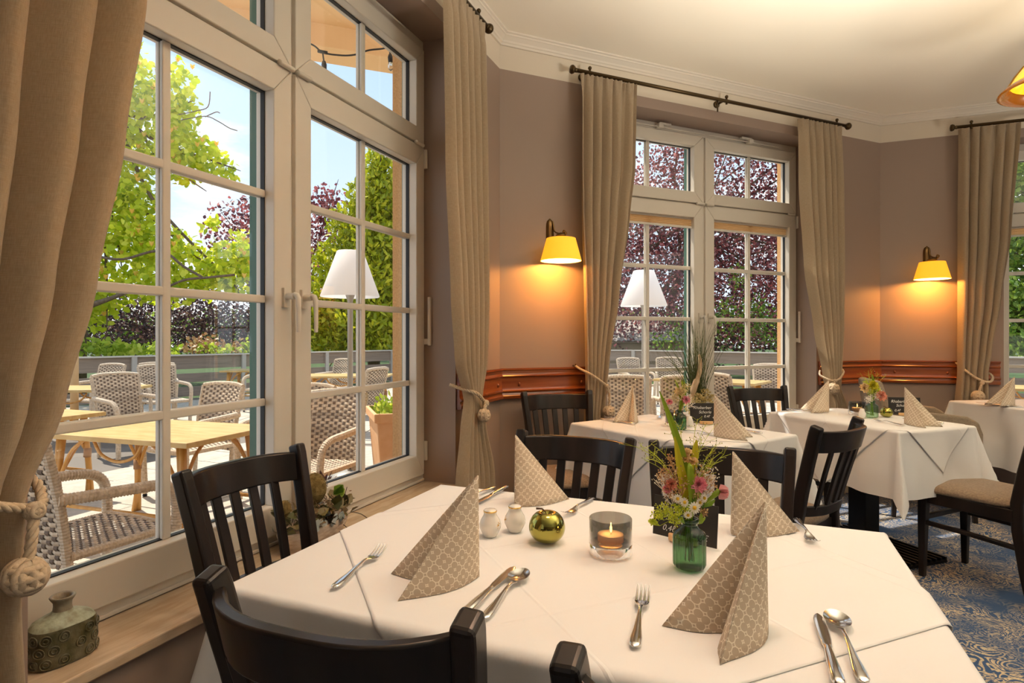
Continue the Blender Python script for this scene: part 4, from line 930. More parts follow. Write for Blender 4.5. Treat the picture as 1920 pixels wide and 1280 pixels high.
def small_bouquet(label, loc, seed, pinks, pale):
    b = Bq(label, loc, 0, 1, seed); r = b.r; Q = lambda x, y, z: Vector((x, y, z))
    for x, y, z, rad, mat in pinks: b.rose(Q(x, y, z), rad, mat, 'rose')
    for k in range(7): b.cluster('white_filler', Q(r.uniform(-.05, .05), r.uniform(-.035, .01), r.uniform(.105, .165)), .022, 60, L_white, .006)
    for k in range(4): b.cluster('yellow_filler' if pale else 'dried_filler', Q(r.uniform(-.03, .03), r.uniform(-.03, .02), r.uniform(.15, .21)), .024, 60, L_hydr if not pale else L_alch, .007)
    for k in range(4 if not pale else 3):
        a = r.uniform(-.5, .5); blade(b, [Q(0, 0, .09), Q(a*.05, -.01, .15), Q(a*.10-.01, 0, .20), Q(a*.15-.03, .0, .245)], .014, L_blade)
    m = MB()
    for k in range(10): m.tube(b.stem(Q(r.uniform(-.035, .035), r.uniform(-.02, .02), r.uniform(.12, .16))), .0013, 5)
    b.part('stems', m, L_blade)
    b.wisps(Q(0, 0, .13), [Q(r.uniform(-.09, .09), r.uniform(-.03, .03), r.uniform(.2, .27)) for _ in range(8)])
small_bouquet('bouquet with pink roses and white filler on the middle table', (.825, 2.885, TZT+.0026), 3, [(.022, -.035, .152, .019, L_pink), (-.055, -.02, .140, .014, L_pink), (-.005, -.01, .19, .022, L_cream)], False)
small_bouquet('yellow and peach bouquet with a pink rose on the far corner table', (2.04, 3.325, TZT+.0026), 4, [(.035, -.035, .128, .028, L_coral), (-.045, -.01, .17, .026, L_cream), (.0, -.02, .185, .026, L_yell), (.025, .0, .165, .022, L_yell)], True)
def sign(label, loc, h, wd, ht, lines):
    t = thing('menu_sign', label, 'sign', loc, radians(90-h), 'small chalkboard signs')
    T = Matrix.Rotation(radians(-6), 4, 'X')
    obj('board', MB().box(-wd/2, wd/2, -.0012, .0012, .004, .004+ht).xf(T), M_board, t)
    pr = [(-.034+.068*i/12, -.014*sin(pi*i/12)-.006) for i in range(13)]
    obj('wooden_stand', MB().prism(pr+[(.034, .012), (-.034, .012)], .0, .015), M_beech, t, bev=.0015)
    for s, x, z, size in lines:
        c = bpy.data.curves.new('lettering', 'FONT'); c.body = s; c.size = size; c.shear = .28; c.extrude = .0002; c.space_character = 1.0; c.offset = -.0001
        o = bpy.data.objects.new('text', c); COL.objects.link(o); bpy.context.view_layer.update()
        me = bpy.data.meshes.new_from_object(o.evaluated_get(bpy.context.evaluated_depsgraph_get())); bpy.data.objects.remove(o); me.materials.clear(); me.materials.append(M_chalk); o = put('lettering', me, t)
        o.matrix_local = T @ Matrix.Translation((x, -.0016, z)) @ Matrix.Rotation(pi/2, 4, 'X')
sign('chalkboard sign half hidden behind the foreground flower bottle', (.379, 1.296, TZT+.0026), 132, .150, .088, (('Rhabarber', -.062, .062, .021), ('Schorle', -.045, .042, .019), ('0,4\u2113', -.052, .018, .018), ('4,10\u20ac', .012, .014, .018)))
sign('chalkboard sign with handwriting on the middle table', (1.02, 3.08, TZT+.0026), 95, .165, .105, (('Rhabarber', -.066, .078, .022), ('Schorle', -.038, .055, .021), ('0,4\u2113', -.012, .034, .018), ('4,10\u20ac', .030, .028, .018)))
sign('chalkboard sign behind the tan napkin on the far corner table', (2.29, 3.42, TZT+.0026), 100, .17, .10, (('Rhabarber', -.072, .073, .023), ('Schorle', -.045, .050, .022), ('0,4\u2113', -.055, .022, .019), ('4,10\u20ac', .015, .022, .020)))

# ---------------------------------------------------------------- window sill decorations
t = thing('ceramic_vase', 'squat green glazed ceramic vase on the window sill', 'vase', wp('A', .866, .085, .46), wrot('A')-.1); t.scale = (.97, .97, 1.05)
def ov(r, z, n=40): return [(.069*r*abs(cos(a))**.7*(1 if cos(a) > 0 else -1), .047*r*abs(sin(a))**.8*(1 if sin(a) > 0 else -1), z) for a in [2*pi*j/n for j in range(n)]]
m = MB().grid([ov(.0, 0), ov(.9, .0), ov(.97, .004), ov(1, .012), ov(1.0, .05), ov(.985, .074), ov(.95, .082)], close_v=True, flip=True)
obj('body', m, M_sage, t, True)
def rd(r, z, n=40): return [(r*cos(2*pi*j/n), r*sin(2*pi*j/n), z) for j in range(n)]
obj('shoulder', MB().grid([ov(.95, .082), ov(.86, .091), ov(.62, .099), rd(.025, .104), rd(.020, .109)], close_v=True, flip=True), M_sagetop, t, True)
obj('neck', MB().grid([rd(.020, .108), rd(.0185, .118), rd(.019, .126), rd(.0245, .134), rd(.0265, .138), rd(.0245, .1405), rd(.0185, .138), rd(.015, .12), rd(.014, .10)], close_v=True, flip=True), pm('neck_glaze', (.20, .15, .10), .5, noise=40, col2=(.29, .26, .19), bump=(120, .5, .002)), t, True)
m = MB()
for row, z in enumerate((.016, .041, .066)):
    for k in range(11):
        a = 2*pi*(k+.5*(row % 2))/11; ca, sa = cos(a), sin(a)
        x = .0694*abs(ca)**.7*(1 if ca > 0 else -1); y = .0473*abs(sa)**.8*(1 if sa > 0 else -1); nx, ny = ca/.069, sa/.047; q = hypot(nx, ny); nx, ny = nx/q, ny/q
        for R_ in (.0110, .0052):
            pts = [(x-ny*R_*cos(b), y+nx*R_*cos(b), z+R_*.95*sin(b)) for b in [2*pi*i/14 for i in range(15)]]; m.tube(pts, .0015, 5, cap=False)
obj('ring_relief', m, M_sage, t, True)
# dried arrangement
t = thing('dried_arrangement', 'dried moss and leaf arrangement in a birch bowl on the sill behind the left chair', 'plant arrangement', wp('A', 1.715, .085, .46), wrot('A')); t.scale = (1.12, 1, 1.12); rr = random.Random(4)
obj('bowl', MB().grid([[(.155*k*cos(2*pi*j/24), .07*k*sin(2*pi*j/24), z) for j in range(24)] for k, z in ((0, 0), (.78, 0), (.92, .03), (1, .06), (.95, .064), (.9, .055), (0, .05))], close_v=True, flip=True), M_birch, t, True)
def fuzzy(name, c, r, mat, n, sz):
    m = MB().ball(c, r, 14, 10)
    for k in range(n):
        d = Vector((rr.gauss(0, 1), rr.gauss(0, 1), rr.gauss(0, 1))).normalized(); p = Vector((c[0]+d.x*r[0], c[1]+d.y*r[1], c[2]+d.z*r[2])); m.leaf(p, d+Vector((rr.gauss(0, .5), rr.gauss(0, .5), rr.gauss(0, .5))), (rr.gauss(0, 1), rr.gauss(0, 1), .2), sz, sz*.4, .1)
    obj(name, m, mat, t)
MB_ = pm('moss_brown', (.13, .085, .022), .95, noise=60, col2=(.24, .17, .06), bump=(200, .8, .004))
fuzzy('seed_head', (.012, .012, .168), (.042, .04, .052), MB_, 160, .006); fuzzy('seed_head', (-.115, .02, .135), (.022, .022, .026), MB_, 70, .005)
m = MB(); m2 = MB(); m3 = MB(); m4 = MB()
for k in range(90): m.leaf((rr.uniform(-.14, .14), rr.uniform(-.06, .05), rr.uniform(.05, .11)), (rr.gauss(0, 1), rr.gauss(-.3, 1), rr.uniform(0, 1)), (rr.gauss(0, .6), -.6, 1), rr.uniform(.03, .055), rr.uniform(.02, .04), .2)
obj('ivy_leaves', m, L_dry, t)
for q, mat_ in (((.06, -.03, .14), L_green), ((.035, -.05, .11), L_dry), ((.09, -.03, .10), L_dry)):
    mm = MB()
    for k in range(3): mm.leaf(q, (rr.gauss(.4, .5), -.5, .6+rr.gauss(0, .3)), (rr.gauss(0, .3), -1, .6), .045, .045, .3)
    obj('leaf', mm, mat_, t)
for k in range(220): m2.leaf((rr.gauss(.02, .05), rr.gauss(-.02, .025), rr.uniform(.08, .135)), (rr.gauss(0, 1), rr.gauss(0, 1), rr.gauss(.3, 1)), (rr.gauss(0, 1), -1, 0), .012, .004, .1)
stuff(obj('dried_moss', m2, L_moss, t))
for k in range(9): m3.leaf((rr.uniform(-.09, .06), rr.uniform(-.085, -.06), rr.uniform(.045, .075)), (rr.gauss(0, .5), -.2, 1), (0, -1, .2), .030, .028, .05)
obj('silver_discs', m3, L_silver, t)
for k in range(16):
    p = Vector((rr.uniform(-.12, .14), rr.uniform(-.06, .03), .07)); q = p+Vector((rr.gauss(.03, .05), rr.gauss(-.03, .03), rr.gauss(.0, .04))); m4.tube(catmull([p, (p+q)/2+Vector((0, 0, rr.uniform(0, .03))), q], 4), .0014, 4)
obj('twigs', m4, M_stem, t)
# grass arrangement in the middle window
t = thing('grass_arrangement', 'tall ornamental grass with driftwood and dried hydrangea in the middle window', 'plant arrangement', wp('B', 1.52, .075, .46), wrot('B')); rr = random.Random(12)
obj('pot', MB().lathe([(0, 0), (.07, 0), (.095, .20), (.09, .205), (.085, .19), (0, .18)], 24), M_birch, t, True)
m = MB()
for k in range(150):
    a = rr.gauss(0, .8); ln = rr.uniform(.35, .72); sp = rr.gauss(0, .13); dp = rr.gauss(0, .05); b0 = Vector((rr.gauss(.03, .022), rr.gauss(0, .018), .20)); 
    if k < 14: sp = rr.uniform(-.42, -.2); ln = rr.uniform(.3, .62)
    dp = max(-.08, min(.05, dp)); c = catmull([b0, b0+Vector((sp*.25, dp*.3, ln*.45)), b0+Vector((sp*.65, dp*.7, ln*.82)), b0+Vector((sp, dp, ln))], 3)
    m.ribbon(c, [.0055*(1-i/(len(c)-1))+.0008 for i in range(len(c))], (.2, -1, 0), .2)
obj('grass_blades', m, L_grass, t)
obj('driftwood', MB().tube(catmull([(-.03, -.03, .2), (-.045, -.04, .32), (-.035, -.05, .40), (.0, -.05, .47), (.02, -.045, .53), (.022, -.04, .60), (.016, -.04, .63)], 5), [.016]*8+[.022]*6+[.016]*6+[.014]*5+[.010]*4+[.004]*2, 9), M_drift, t, True)
for x, y, z, r_ in ((-.06, -.07, .27, .055), (.02, -.085, .27, .06), (.09, -.06, .29, .058), (.06, -.05, .34, .04), (-.02, -.06, .31, .04)):
    m = MB()
    for k in range(150):
        d = Vector((rr.gauss(0, 1), rr.gauss(0, 1), rr.gauss(0, 1))).normalized(); m.leaf(Vector((x, y, z))+d*r_*rr.uniform(.75, 1), d+Vector((rr.gauss(0, .6), rr.gauss(0, .6), rr.gauss(0, .6))), (rr.gauss(0, 1), rr.gauss(0, 1), 1), .016, .015, .2)
    obj('hydrangea_head', m, L_hydr, t)
# ================================================================ outdoors
ZT = -.20
def V(px, py, d): return Vector(((px-960)/1100*d, d, H0-(py-633)/1100*d))
struct(obj('ground_lawn', MB().prism([(-60, 6), (60, 6), (60, 90), (-60, 90)], -.55, -.32), M_lawn))
tr = bpy.data.objects.new('terrace', None); COL.objects.link(tr); tr['kind'] = 'structure'
TP = [wp('A', -1.5, .37, 0)[:2], wp('A', 3.30, .37, 0)[:2], wp('B', 3.55, .37, 0)[:2], wp('C', 4.4, .37, 0)[:2], (10.6, 11.3), (3.75, 18.2), (-3.75, 18.2), (-10.2, 10.6), (-9.2, 4.0)]
obj('slab', MB().prism(TP[::-1], -.5, ZT-.008), M_joint, tr)
pav = mesh('paving_stone', MB().box(-.245, .245, -.245, .245, -.03, 0), M_pav); rr = random.Random(2)
# stones near the windows, laid parallel to the left window wall
def inA(px, py): return (px*hd(HA)[0]+py*hd(HA)[1], -(px-OA[0])*hd(HA)[1]*1+(py-OA[1])*hd(HA)[0])
for i in range(-2, 15):
    for k in range(0, 9):
        x, y, _ = wp('A', -.9+i*.5, .65+k*.5, 0); dB = (x-OB[0])*hd(HB-90)[0]+(y-OB[1])*hd(HB-90)[1]
        if dB < .75 and x > -.6: continue
        if x < -8: continue
        put('paving_stone', pav, tr, (x, y, ZT+rr.uniform(-.003, .002)), wrot('A'))
farp = MB()
for i in range(-16, 16):
    for k in range(0, 24):
        x, y = i*.62, 5.3+k*.55
        A_ = (x-OA[0])*hd(HA-90)[0]+(y-OA[1])*hd(HA-90)[1]; a_ = (x-OA[0])*hd(HA)[0]+(y-OA[1])*hd(HA)[1]
        if -.3 < A_ < 4.95 and a_ < 6.6: continue
        if (x-OB[0])*hd(HB-90)[0]+(y-OB[1])*hd(HB-90)[1] < .8 or (x-OC[0])*hd(HC-90)[0]+(y-OC[1])*hd(HC-90)[1] < .8: continue
        if abs(x) > 3.4+(18.2-y)*.85: continue
        farp.box(x-.3, x+.3, y-.265, y+.265, ZT-.03, ZT)
stuff(obj('far_paving', farp, M_pav, tr))
# balcony above the terrace
bl = bpy.data.objects.new('balcony', None); COL.objects.link(bl); bl.location = (-1.42, 5.2, 0); bl.rotation_euler = (0, 0, radians(90-69)); bl['kind'] = 'structure'
obj('edge_beam', MB().box(-4.2, 1.15, 0, .32, 3.74, 4.12), M_soffit, bl, bev=.01)
obj('balcony_floor', MB().box(-4.2, .95, -4.2, .02, 3.94, 4.12), M_soffit, bl)
# ---------------------------------------------------------------- fence
def fence(p, q, label, cap=.83):
    p, q = Vector((*p, 0)), Vector((*q, 0)); L = (q-p).length; ang = atan2((q-p).y, (q-p).x)
    t = thing('terrace_fence', label, 'fence', p, ang)
    k = int(L/2.2); st = L/k
    for i in range(k+1): obj('post', MB().box(i*st-.05, i*st+.05, -.075, -.02, ZT, cap-.03), M_fpost, t)
    for i in range(k):
        for z0, z1 in ((.50, .795), (.20, .40), (-.12, .10)):
            obj('board', MB().box(i*st+.004, (i+1)*st-.004, -.018, .012, z0, z1), M_board_f, t)
        obj('cap_board', MB().box(i*st, (i+1)*st-.003, -.085, .05, cap-.03, cap), M_fcap, t)
fence((-12.2, 6.5), (-3.75, 18.2), 'dark board fence with pale cap rail seen through the left window')
fence((-3.75, 18.25), (3.75, 18.25), 'dark board fence running behind the wall between the two left windows')
fence((3.8, 18.2), (10.9, 10.9), 'dark board fence with pale cap rail seen through the middle and right windows')
# ---------------------------------------------------------------- wicker chairs
def weave(P, nu, nv, t):
    """ribbons woven over stakes; P(u, v) gives point and normal"""
    m = MB(); hv = .47/nv; hu = .30/nu
    for j in range(nv):
        v = (j+.5)/nv; rows = []
        for k in range(2*nu+1):
            u = k/(2*nu); o = t*sin(pi*(k/2+j)) if True else 0; r_ = []
            for dv, dn in ((-hv, -.45*t), (0, .25*t), (hv, -.45*t)):
                p, n = P(u, min(1, max(0, v+dv))); r_.append(p+n*(o+dn))
            rows.append(r_)
        m.grid(rows)
    for i in range(nu):
        u = (i+.5)/nu; rows = []
        for k in range(2*nv+1):
            v = k/(2*nv); o = -t*sin(pi*((2*i+1)/2+(k-1)/2)) if k % 2 else 0
            rows.append([P(max(0, u-hu), v)[0]+P(u, v)[1]*o*.8, P(min(1, u+hu), v)[0]+P(u, v)[1]*o*.8])
        m.grid(rows, mi=1)
    return m
def wound(pts, r, n=9, step=.0075):
    c = catmull(pts, 14); out = [c[0]]
    L = 0
    for a, b in zip(c, c[1:]):
        d = (b-a).length
        while L < d: out.append(a+(b-a)*(L/d)); L += step
        L -= d
    rs = [r*(1+(.10 if i % 2 else -.06)) for i in range(len(out))]
    return MB().tube(out, rs, n)
def make_wicker(label, group):
    t = thing('wicker_armchair', label, 'chair', (0, 0, 0), 0, group)
    def bk(u, v):
        s = 2*u-1; z = .36+.59*v; w = .245+.02*v; y = -.225-.10*v**1.3-.045*(1-s*s)*(.4+.6*v); z2 = z+.018*(1-s**4)*v
        p = Vector((w*s, y, z2)); n = Vector((.25*s, 1, .18)).normalized(); return p, -n
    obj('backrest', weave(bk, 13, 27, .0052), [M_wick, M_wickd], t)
    def bo(u, v):
        p, n = bk(u, v); return p-n*.016, -n
    obj('backrest_lining', weave(bo, 13, 27, .004), [M_wick, M_wickd], t)
    def seat(u, v): return Vector(((2*u-1)*(.235+.02*v), -.22+.47*v, .435-.010*sin(pi*u)*sin(pi*v))), Vector((0, 0, 1))
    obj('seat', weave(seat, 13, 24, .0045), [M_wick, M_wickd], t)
    obj('seat_front', wound([(-.255, .25, .42), (0, .262, .42), (.255, .25, .42)], .024, 10), M_wick, t)
    for s in (-1, 1):
        obj('seat_side', wound([(s*.25, -.22, .42), (s*.258, .02, .42), (s*.258, .25, .42)], .020, 8), M_wick, t)
        obj('back_edge', wound([(s*.245, -.20, .0), (s*.245, -.222, .36), (s*.255, -.262, .66), (s*.266, -.325, .945)], .021, 8), M_wick, t)
        obj('arm', wound([(s*.262, -.275, .69), (s*.285, -.16, .685), (s*.300, .02, .675), (s*.300, .17, .660), (s*.297, .245, .615), (s*.290, .268, .53), (s*.283, .268, .40), (s*.278, .262, .20), (s*.275, .255, .02)], .026, 9), M_wick, t)
        obj('foot_glide', MB().lathe([(0, 0), (.018, 0), (.02, .012), (.016, .02)], 12, (s*.275, .255, 0)), M_black, t)
    obj('top_edge', wound([(-.266, -.325, .945), (-.15, -.352, .962), (0, -.368, .966), (.15, -.352, .962), (.266, -.325, .945)], .021, 8), M_wick, t)
    return t
GW = 'woven wicker terrace chairs'
wc = make_wicker('wicker armchair nearest outside, beside the curtain and ceramic vase', GW); wc.location = (-2.12, 2.93, ZT); wc.rotation_euler = (0, 0, G(24))
for x, y, h, lab in ((-1.535, 4.50, 200, 'wicker armchair just outside the right window leaf, beside the planter'),
    (-2.90, 5.32, 205, 'wicker chair behind the nearest terrace table, left of its back corner'),
    (-1.98, 5.15, 200, 'wicker chair behind the nearest terrace table at its right'),
    (-4.55, 7.0, 118, 'wicker chair with its arms showing left of the other wicker backs'),
    (-6.7, 9.4, 196, 'wicker chair before the fence, behind the far left terrace table'),
    (-6.0, 9.9, 150, 'wicker chair turned sideways in front of the fence'),
    (-5.45, 9.2, 130, 'wicker chair turned sideways, arms towards the small bistro table'),
    (-3.62, 11.7, 215, 'wicker chair beyond the lamp pole before the fence'),
    (-2.25, 8.6, 290, 'wicker chair right of the lamp pole near the flower planter'),
    (1.38, 7.05, 12, 'wicker chair outside the middle window, nearer the left curtain'),
    (2.02, 7.0, 8, 'wicker chair outside the middle window behind the napkin cone'),
    (2.6, 12.3, 160, 'wicker chair tilted at the fence, left in the middle window'),
    (3.4, 12.6, 190, 'wicker chair at the fence behind the ornamental grass'),
    (2.75, 7.4, 60, 'wicker chair behind the dark chair of the middle window'),
    (4.15, 9.35, 200, 'wicker chair at the sunlit table, left one in the right leaf of the middle window'),
    (4.85, 9.15, 205, 'wicker chair at the sunlit table, right one in the right leaf of the middle window'),
    (-4.75, 11.3, 200, 'wicker chair by the distant bistro table and the lily clump'),
    (7.6, 8.3, 260, 'wicker chair outside the window at the right picture edge')):
    dup(wc, (x, y, ZT), G(h), lab)
# ---------------------------------------------------------------- terrace tables
def make_ttable(label, group):
    t = thing('terrace_table', label, 'table', (0, 0, 0), 0, group)
    obj('tabletop', MB().box(-.70, .70, -.40, .40, .705, .74), M_ttop, t, bev=.004)
    for sx in (-1, 1):
        for sy in (-1, 1):
            m = MB().tube([(sx*.56, sy*.30, .705), (sx*.60, sy*.335, .0)], .024, 9).tube([(sx*.53, sy*.30, .705), (sx*.585, sy*.325, .20), (sx*.60, sy*.300, 0)], .019, 8); obj('leg', m, M_bamb, t, True)
            b = obj('brace', MB().tube(catmull([(sx*.30, sy*.31, .70), (sx*.42, sy*.315, .62), (sx*.50, sy*.315, .50), (sx*.555, sy*.318, .38)], 4), .012, 7).tube(catmull([(sx*.545, sy*.10, .70), (sx*.55, sy*.2, .60), (sx*.565, sy*.30, .42)], 4), .012, 7), M_bamb, t, True)
            obj('cane_binding', MB().tube([(sx*.577, sy*.315, .34), (sx*.581, sy*.318, .42)], .030, 10), M_bind, t, True)
    obj('cross_bar', MB().tube([(-.59, -.31, .22), (.59, -.31, .22)], .014, 8).tube([(-.59, .31, .22), (.59, .31, .22)], .014, 8), M_bamb, t, True)
    m = MB()
    for sy in (-1, 1): m.tube(catmull([(-.22, sy*.31, .69), (-.15, sy*.31, .60), (0, sy*.31, .56), (.15, sy*.31, .60), (.22, sy*.31, .69)], 5), .011, 7)
    obj('arch', m, M_bamb, t, True); return t
GT = 'bamboo legged terrace tables'
tt = make_ttable('bamboo legged terrace table nearest the large left window', GT); tt.location = (-2.59, 4.29, ZT); tt.rotation_euler = (0, 0, radians(162))
for x, y, r, lab, sc in ((-4.45, 5.15, 160, 'bamboo terrace table beside the curtain, left of the nearest one', None), (-5.75, 7.85, 8, 'bamboo terrace table in front of the fence at far left', None),
    (-5.25, 12.3, 6, 'small distant terrace table left of the lily clump', None), (-3.0, 10.55, 2, 'terrace table in front of the lamp pole', (1.15, 1, 1)),
    (3.15, 9.3, -40, 'sunlit terrace table outside the middle window', (1.15, 1, 1)), (7.0, 7.9, -30, 'terrace table outside the window at the right picture edge', None)):
    dup(tt, (x, y, ZT), radians(r), lab, scale=sc)
# ---------------------------------------------------------------- lamps, post, planter, string lights, shed
def make_lamp(label):
    t = thing('outdoor_lamp', label, 'floor lamp', (0, 0, 0), 0, 'white outdoor floor lamps')
    obj('shade', MB().lathe([(.02, 2.29), (.125, 2.29), (.132, 2.285), (.295, 1.83), (.292, 1.822)], 40), M_lampw, t, True)
    obj('pole', MB().tube([(0, 0, .02), (0, 0, 1.78), (0, 0, 1.79), (0, 0, 1.85), (0, 0, 2.2)], [.028, .028, .03, .05, .02], 16), M_lpole, t, True)
    obj('base', MB().lathe([(0, 0), (.24, 0), (.24, .02), (.05, .05), (0, .05)], 28), M_lpole, t, True); return t
ol = make_lamp('white outdoor floor lamp seen through the large left window'); ol.location = (-1.655, 6.0, ZT)
dup(ol, (1.74, 7.75, ZT), 0, 'white outdoor floor lamp seen through the middle window', scale=(1.03, 1.03, 1))
t = thing('wooden_post', 'pale wooden post on the terrace beside the nearest curtain', 'post', (-6.75, 9.05, ZT))
obj('shaft', MB().tube([(0, 0, 0), (0, 0, 1.8)], .055, 12), M_wood, t, True); obj('foot', MB().lathe([(0, 0), (.3, 0), (.3, .04), (.08, .09), (0, .09)], 24), M_wood, t, True)
t = thing('planter', 'tall terracotta planter with herbs and a yellow stalk beside the right window jamb', 'planter', (-.80, 4.50, ZT), radians(20)); rr = random.Random(6)
obj('tub', MB().add([(s*a, q*a, z) for a, z in ((.20, 0), (.265, .80), (.285, .80), (.285, .865), (.26, .865), (.255, .80)) for s, q in ((-1, -1), (1, -1), (1, 1), (-1, 1))], [(i*4+j, i*4+(j+1) % 4, i*4+4+(j+1) % 4, i*4+4+j) for i in range(5) for j in range(4)]), M_terra, t, bev=.008)
obj('soil', MB().box(-.25, .25, -.25, .25, .78, .82), M_soil, t)
m = MB()
for k in range(420): m.leaf((rr.uniform(-.24, .26), rr.uniform(-.26, .24), .82+abs(rr.gauss(0, .06))), (rr.gauss(0, 1), rr.gauss(0, 1), rr.uniform(.2, 1.4)), (rr.gauss(0, 1), -.6, .6), rr.uniform(.03, .07), rr.uniform(.025, .05), .15)
obj('herbs', m, L_hedge, t)
m = MB().tube(catmull([(.0, -.05, .82), (-.08, -.05, .95), (-.10, -.06, 1.06), (-.05, -.06, 1.13), (.03, -.06, 1.14), (.07, -.05, 1.05), (.09, -.05, .86)], 6), .006, 6); obj('curved_stalk', m, L_yell, t, True)
m = MB()
for k in range(60): m.leaf((.10+rr.gauss(0, .04), -.1+rr.gauss(0, .04), .93+rr.gauss(0, .02)), (rr.gauss(0, 1), rr.gauss(0, 1), .4), (rr.gauss(0, 1), -1, .3), .03, .03, .2)
obj('pale_flowers', m, L_white, t)
t = thing('houseleek', 'dark red spiky houseleek in a pot on the outer sill', 'plant', wp('A', 2.17, .43, .43), 0)
obj('pot', MB().lathe([(0, 0), (.05, 0), (.062, .07), (.056, .07), (0, .06)], 20), M_terra, t, True)
m = MB()
for k in range(46):
    a = k*2.4; e = .15+1.15*k/46; m.leaf((0, 0, .065), (cos(a)*cos(1.45-e), sin(a)*cos(1.45-e), sin(1.45-e)+.15), (-cos(a), -sin(a), 1), .085+.02*sin(k), .020, .25)
obj('rosette', m, L_red, t)
t = thing('string_lights', 'black cable with hanging bulbs under the balcony edge', 'string lights', (0, 0, 0))
sp = [(-2.05, 3.62, 3.02), (-1.55, 3.6, 3.10), (-1.253, 3.6, 3.015), (-1.162, 3.6, 2.956), (-1.06, 3.6, 2.938), (-.97, 3.6, 2.940), (-.88, 3.6, 2.968), (-.785, 3.6, 2.980), (-.746, 3.6, 3.002), (-.60, 3.6, 3.05), (-.5, 3.75, 3.3)]
obj('cable', MB().tube(catmull(sp, 6), .0052, 7), M_cable, t, True)
for x, z in ((-1.162, 2.956), (-.755, 2.998), (-1.60, 3.095)):
    s = obj('socket', MB().tube([(x-.028, 3.6, z+.008), (x+.028, 3.6, z-.004)], .011, 8).tube([(x, 3.6, z), (x+.008, 3.6, z-.06)], .005, 6).tube([(x+.008, 3.6, z-.055), (x+.009, 3.6, z-.075), (x+.010, 3.6, z-.105)], [.010, .016, .014], 10), M_cable, t, True)
    obj('bulb', MB().lathe([(.010, .0), (.016, -.012), (.017, -.03), (.012, -.045), (.003, -.053), (0, -.054)], 14, (x+.010, 3.6, z-.103)), M_bulb, s, True)
t = thing('garden_shed', 'low shed with pale tiled roof beyond the fence, left in the middle window', 'building', (4.6, 23.5, ZT), radians(-12))
obj('wall', MB().box(-2.2, 2.2, 0, 2.5, 0, 1.45), M_shed, t)
rt = mesh('roof_tile', MB().grid([[(x, 0, z), (x, .23, z+.13)] for x, z in ((0, .01), (.05, .045), (.11, .055), (.17, .045), (.215, .01))]), M_roof, True)
for i in range(9):
    for k in range(22): put('roof_tile', rt, t, (-2.4+k*.22, -.25+i*.2, 1.25+i*.115))
obj('roof_board', MB().add([(-2.4, -.25, 1.22), (2.45, -.25, 1.22), (2.45, 1.6, 2.29), (-2.4, 1.6, 2.29)], [(0, 1, 2, 3)]), M_shed, t)
# ---------------------------------------------------------------- trees
def leaves_mesh(name, pos, dirs, nrm, ln, wd, mat):
    pos, dirs, nrm = (np.asarray(a, float) for a in (pos, dirs, nrm)); n = len(pos); ln = np.asarray(ln)[:, None]; wd = np.asarray(wd)[:, None]
    dirs /= np.linalg.norm(dirs, axis=1, keepdims=True); b = np.cross(dirs, nrm); b /= np.maximum(1e-6, np.linalg.norm(b, axis=1, keepdims=True)); q = np.cross(b, dirs)
    v = np.stack([pos, pos+dirs*ln*.45+b*wd*.5+q*wd*.14, pos+dirs*ln*.85+b*wd*.3+q*wd*.08, pos+dirs*ln, pos+dirs*ln*.85-b*wd*.3+q*wd*.08, pos+dirs*ln*.45-b*wd*.5+q*wd*.14], 1).reshape(-1, 3)
    me = bpy.data.meshes.new(name); me.vertices.add(6*n); me.vertices.foreach_set('co', v.ravel())
    f = (np.arange(n)[:, None]*6+np.array([0, 1, 2, 3, 0, 3, 4, 5])[None]).ravel()
    me.loops.add(8*n); me.loops.foreach_set('vertex_index', f.astype(np.int32)); me.polygons.add(2*n)
    me.polygons.foreach_set('loop_start', np.arange(0, 8*n, 4, dtype=np.int32)); me.materials.append(mat); me.update(calc_edges=True); me.validate(); return me
def scatter(blobs, dens, rng, depth=.8, shell=.5):
    out = []
    for px, py, d, rx, ry in blobs:
        c = np.array(V(px, py, d)); s = d/1100; n = int(dens*rx*ry/1000)
        u = rng.normal(size=(n, 3)); u /= np.linalg.norm(u, axis=1, keepdims=True); r = rng.random(n)**(1-shell)
        out.append(c+u*r[:, None]*np.array([rx*s, rx*s*depth, ry*s]))
    return np.concatenate(out)
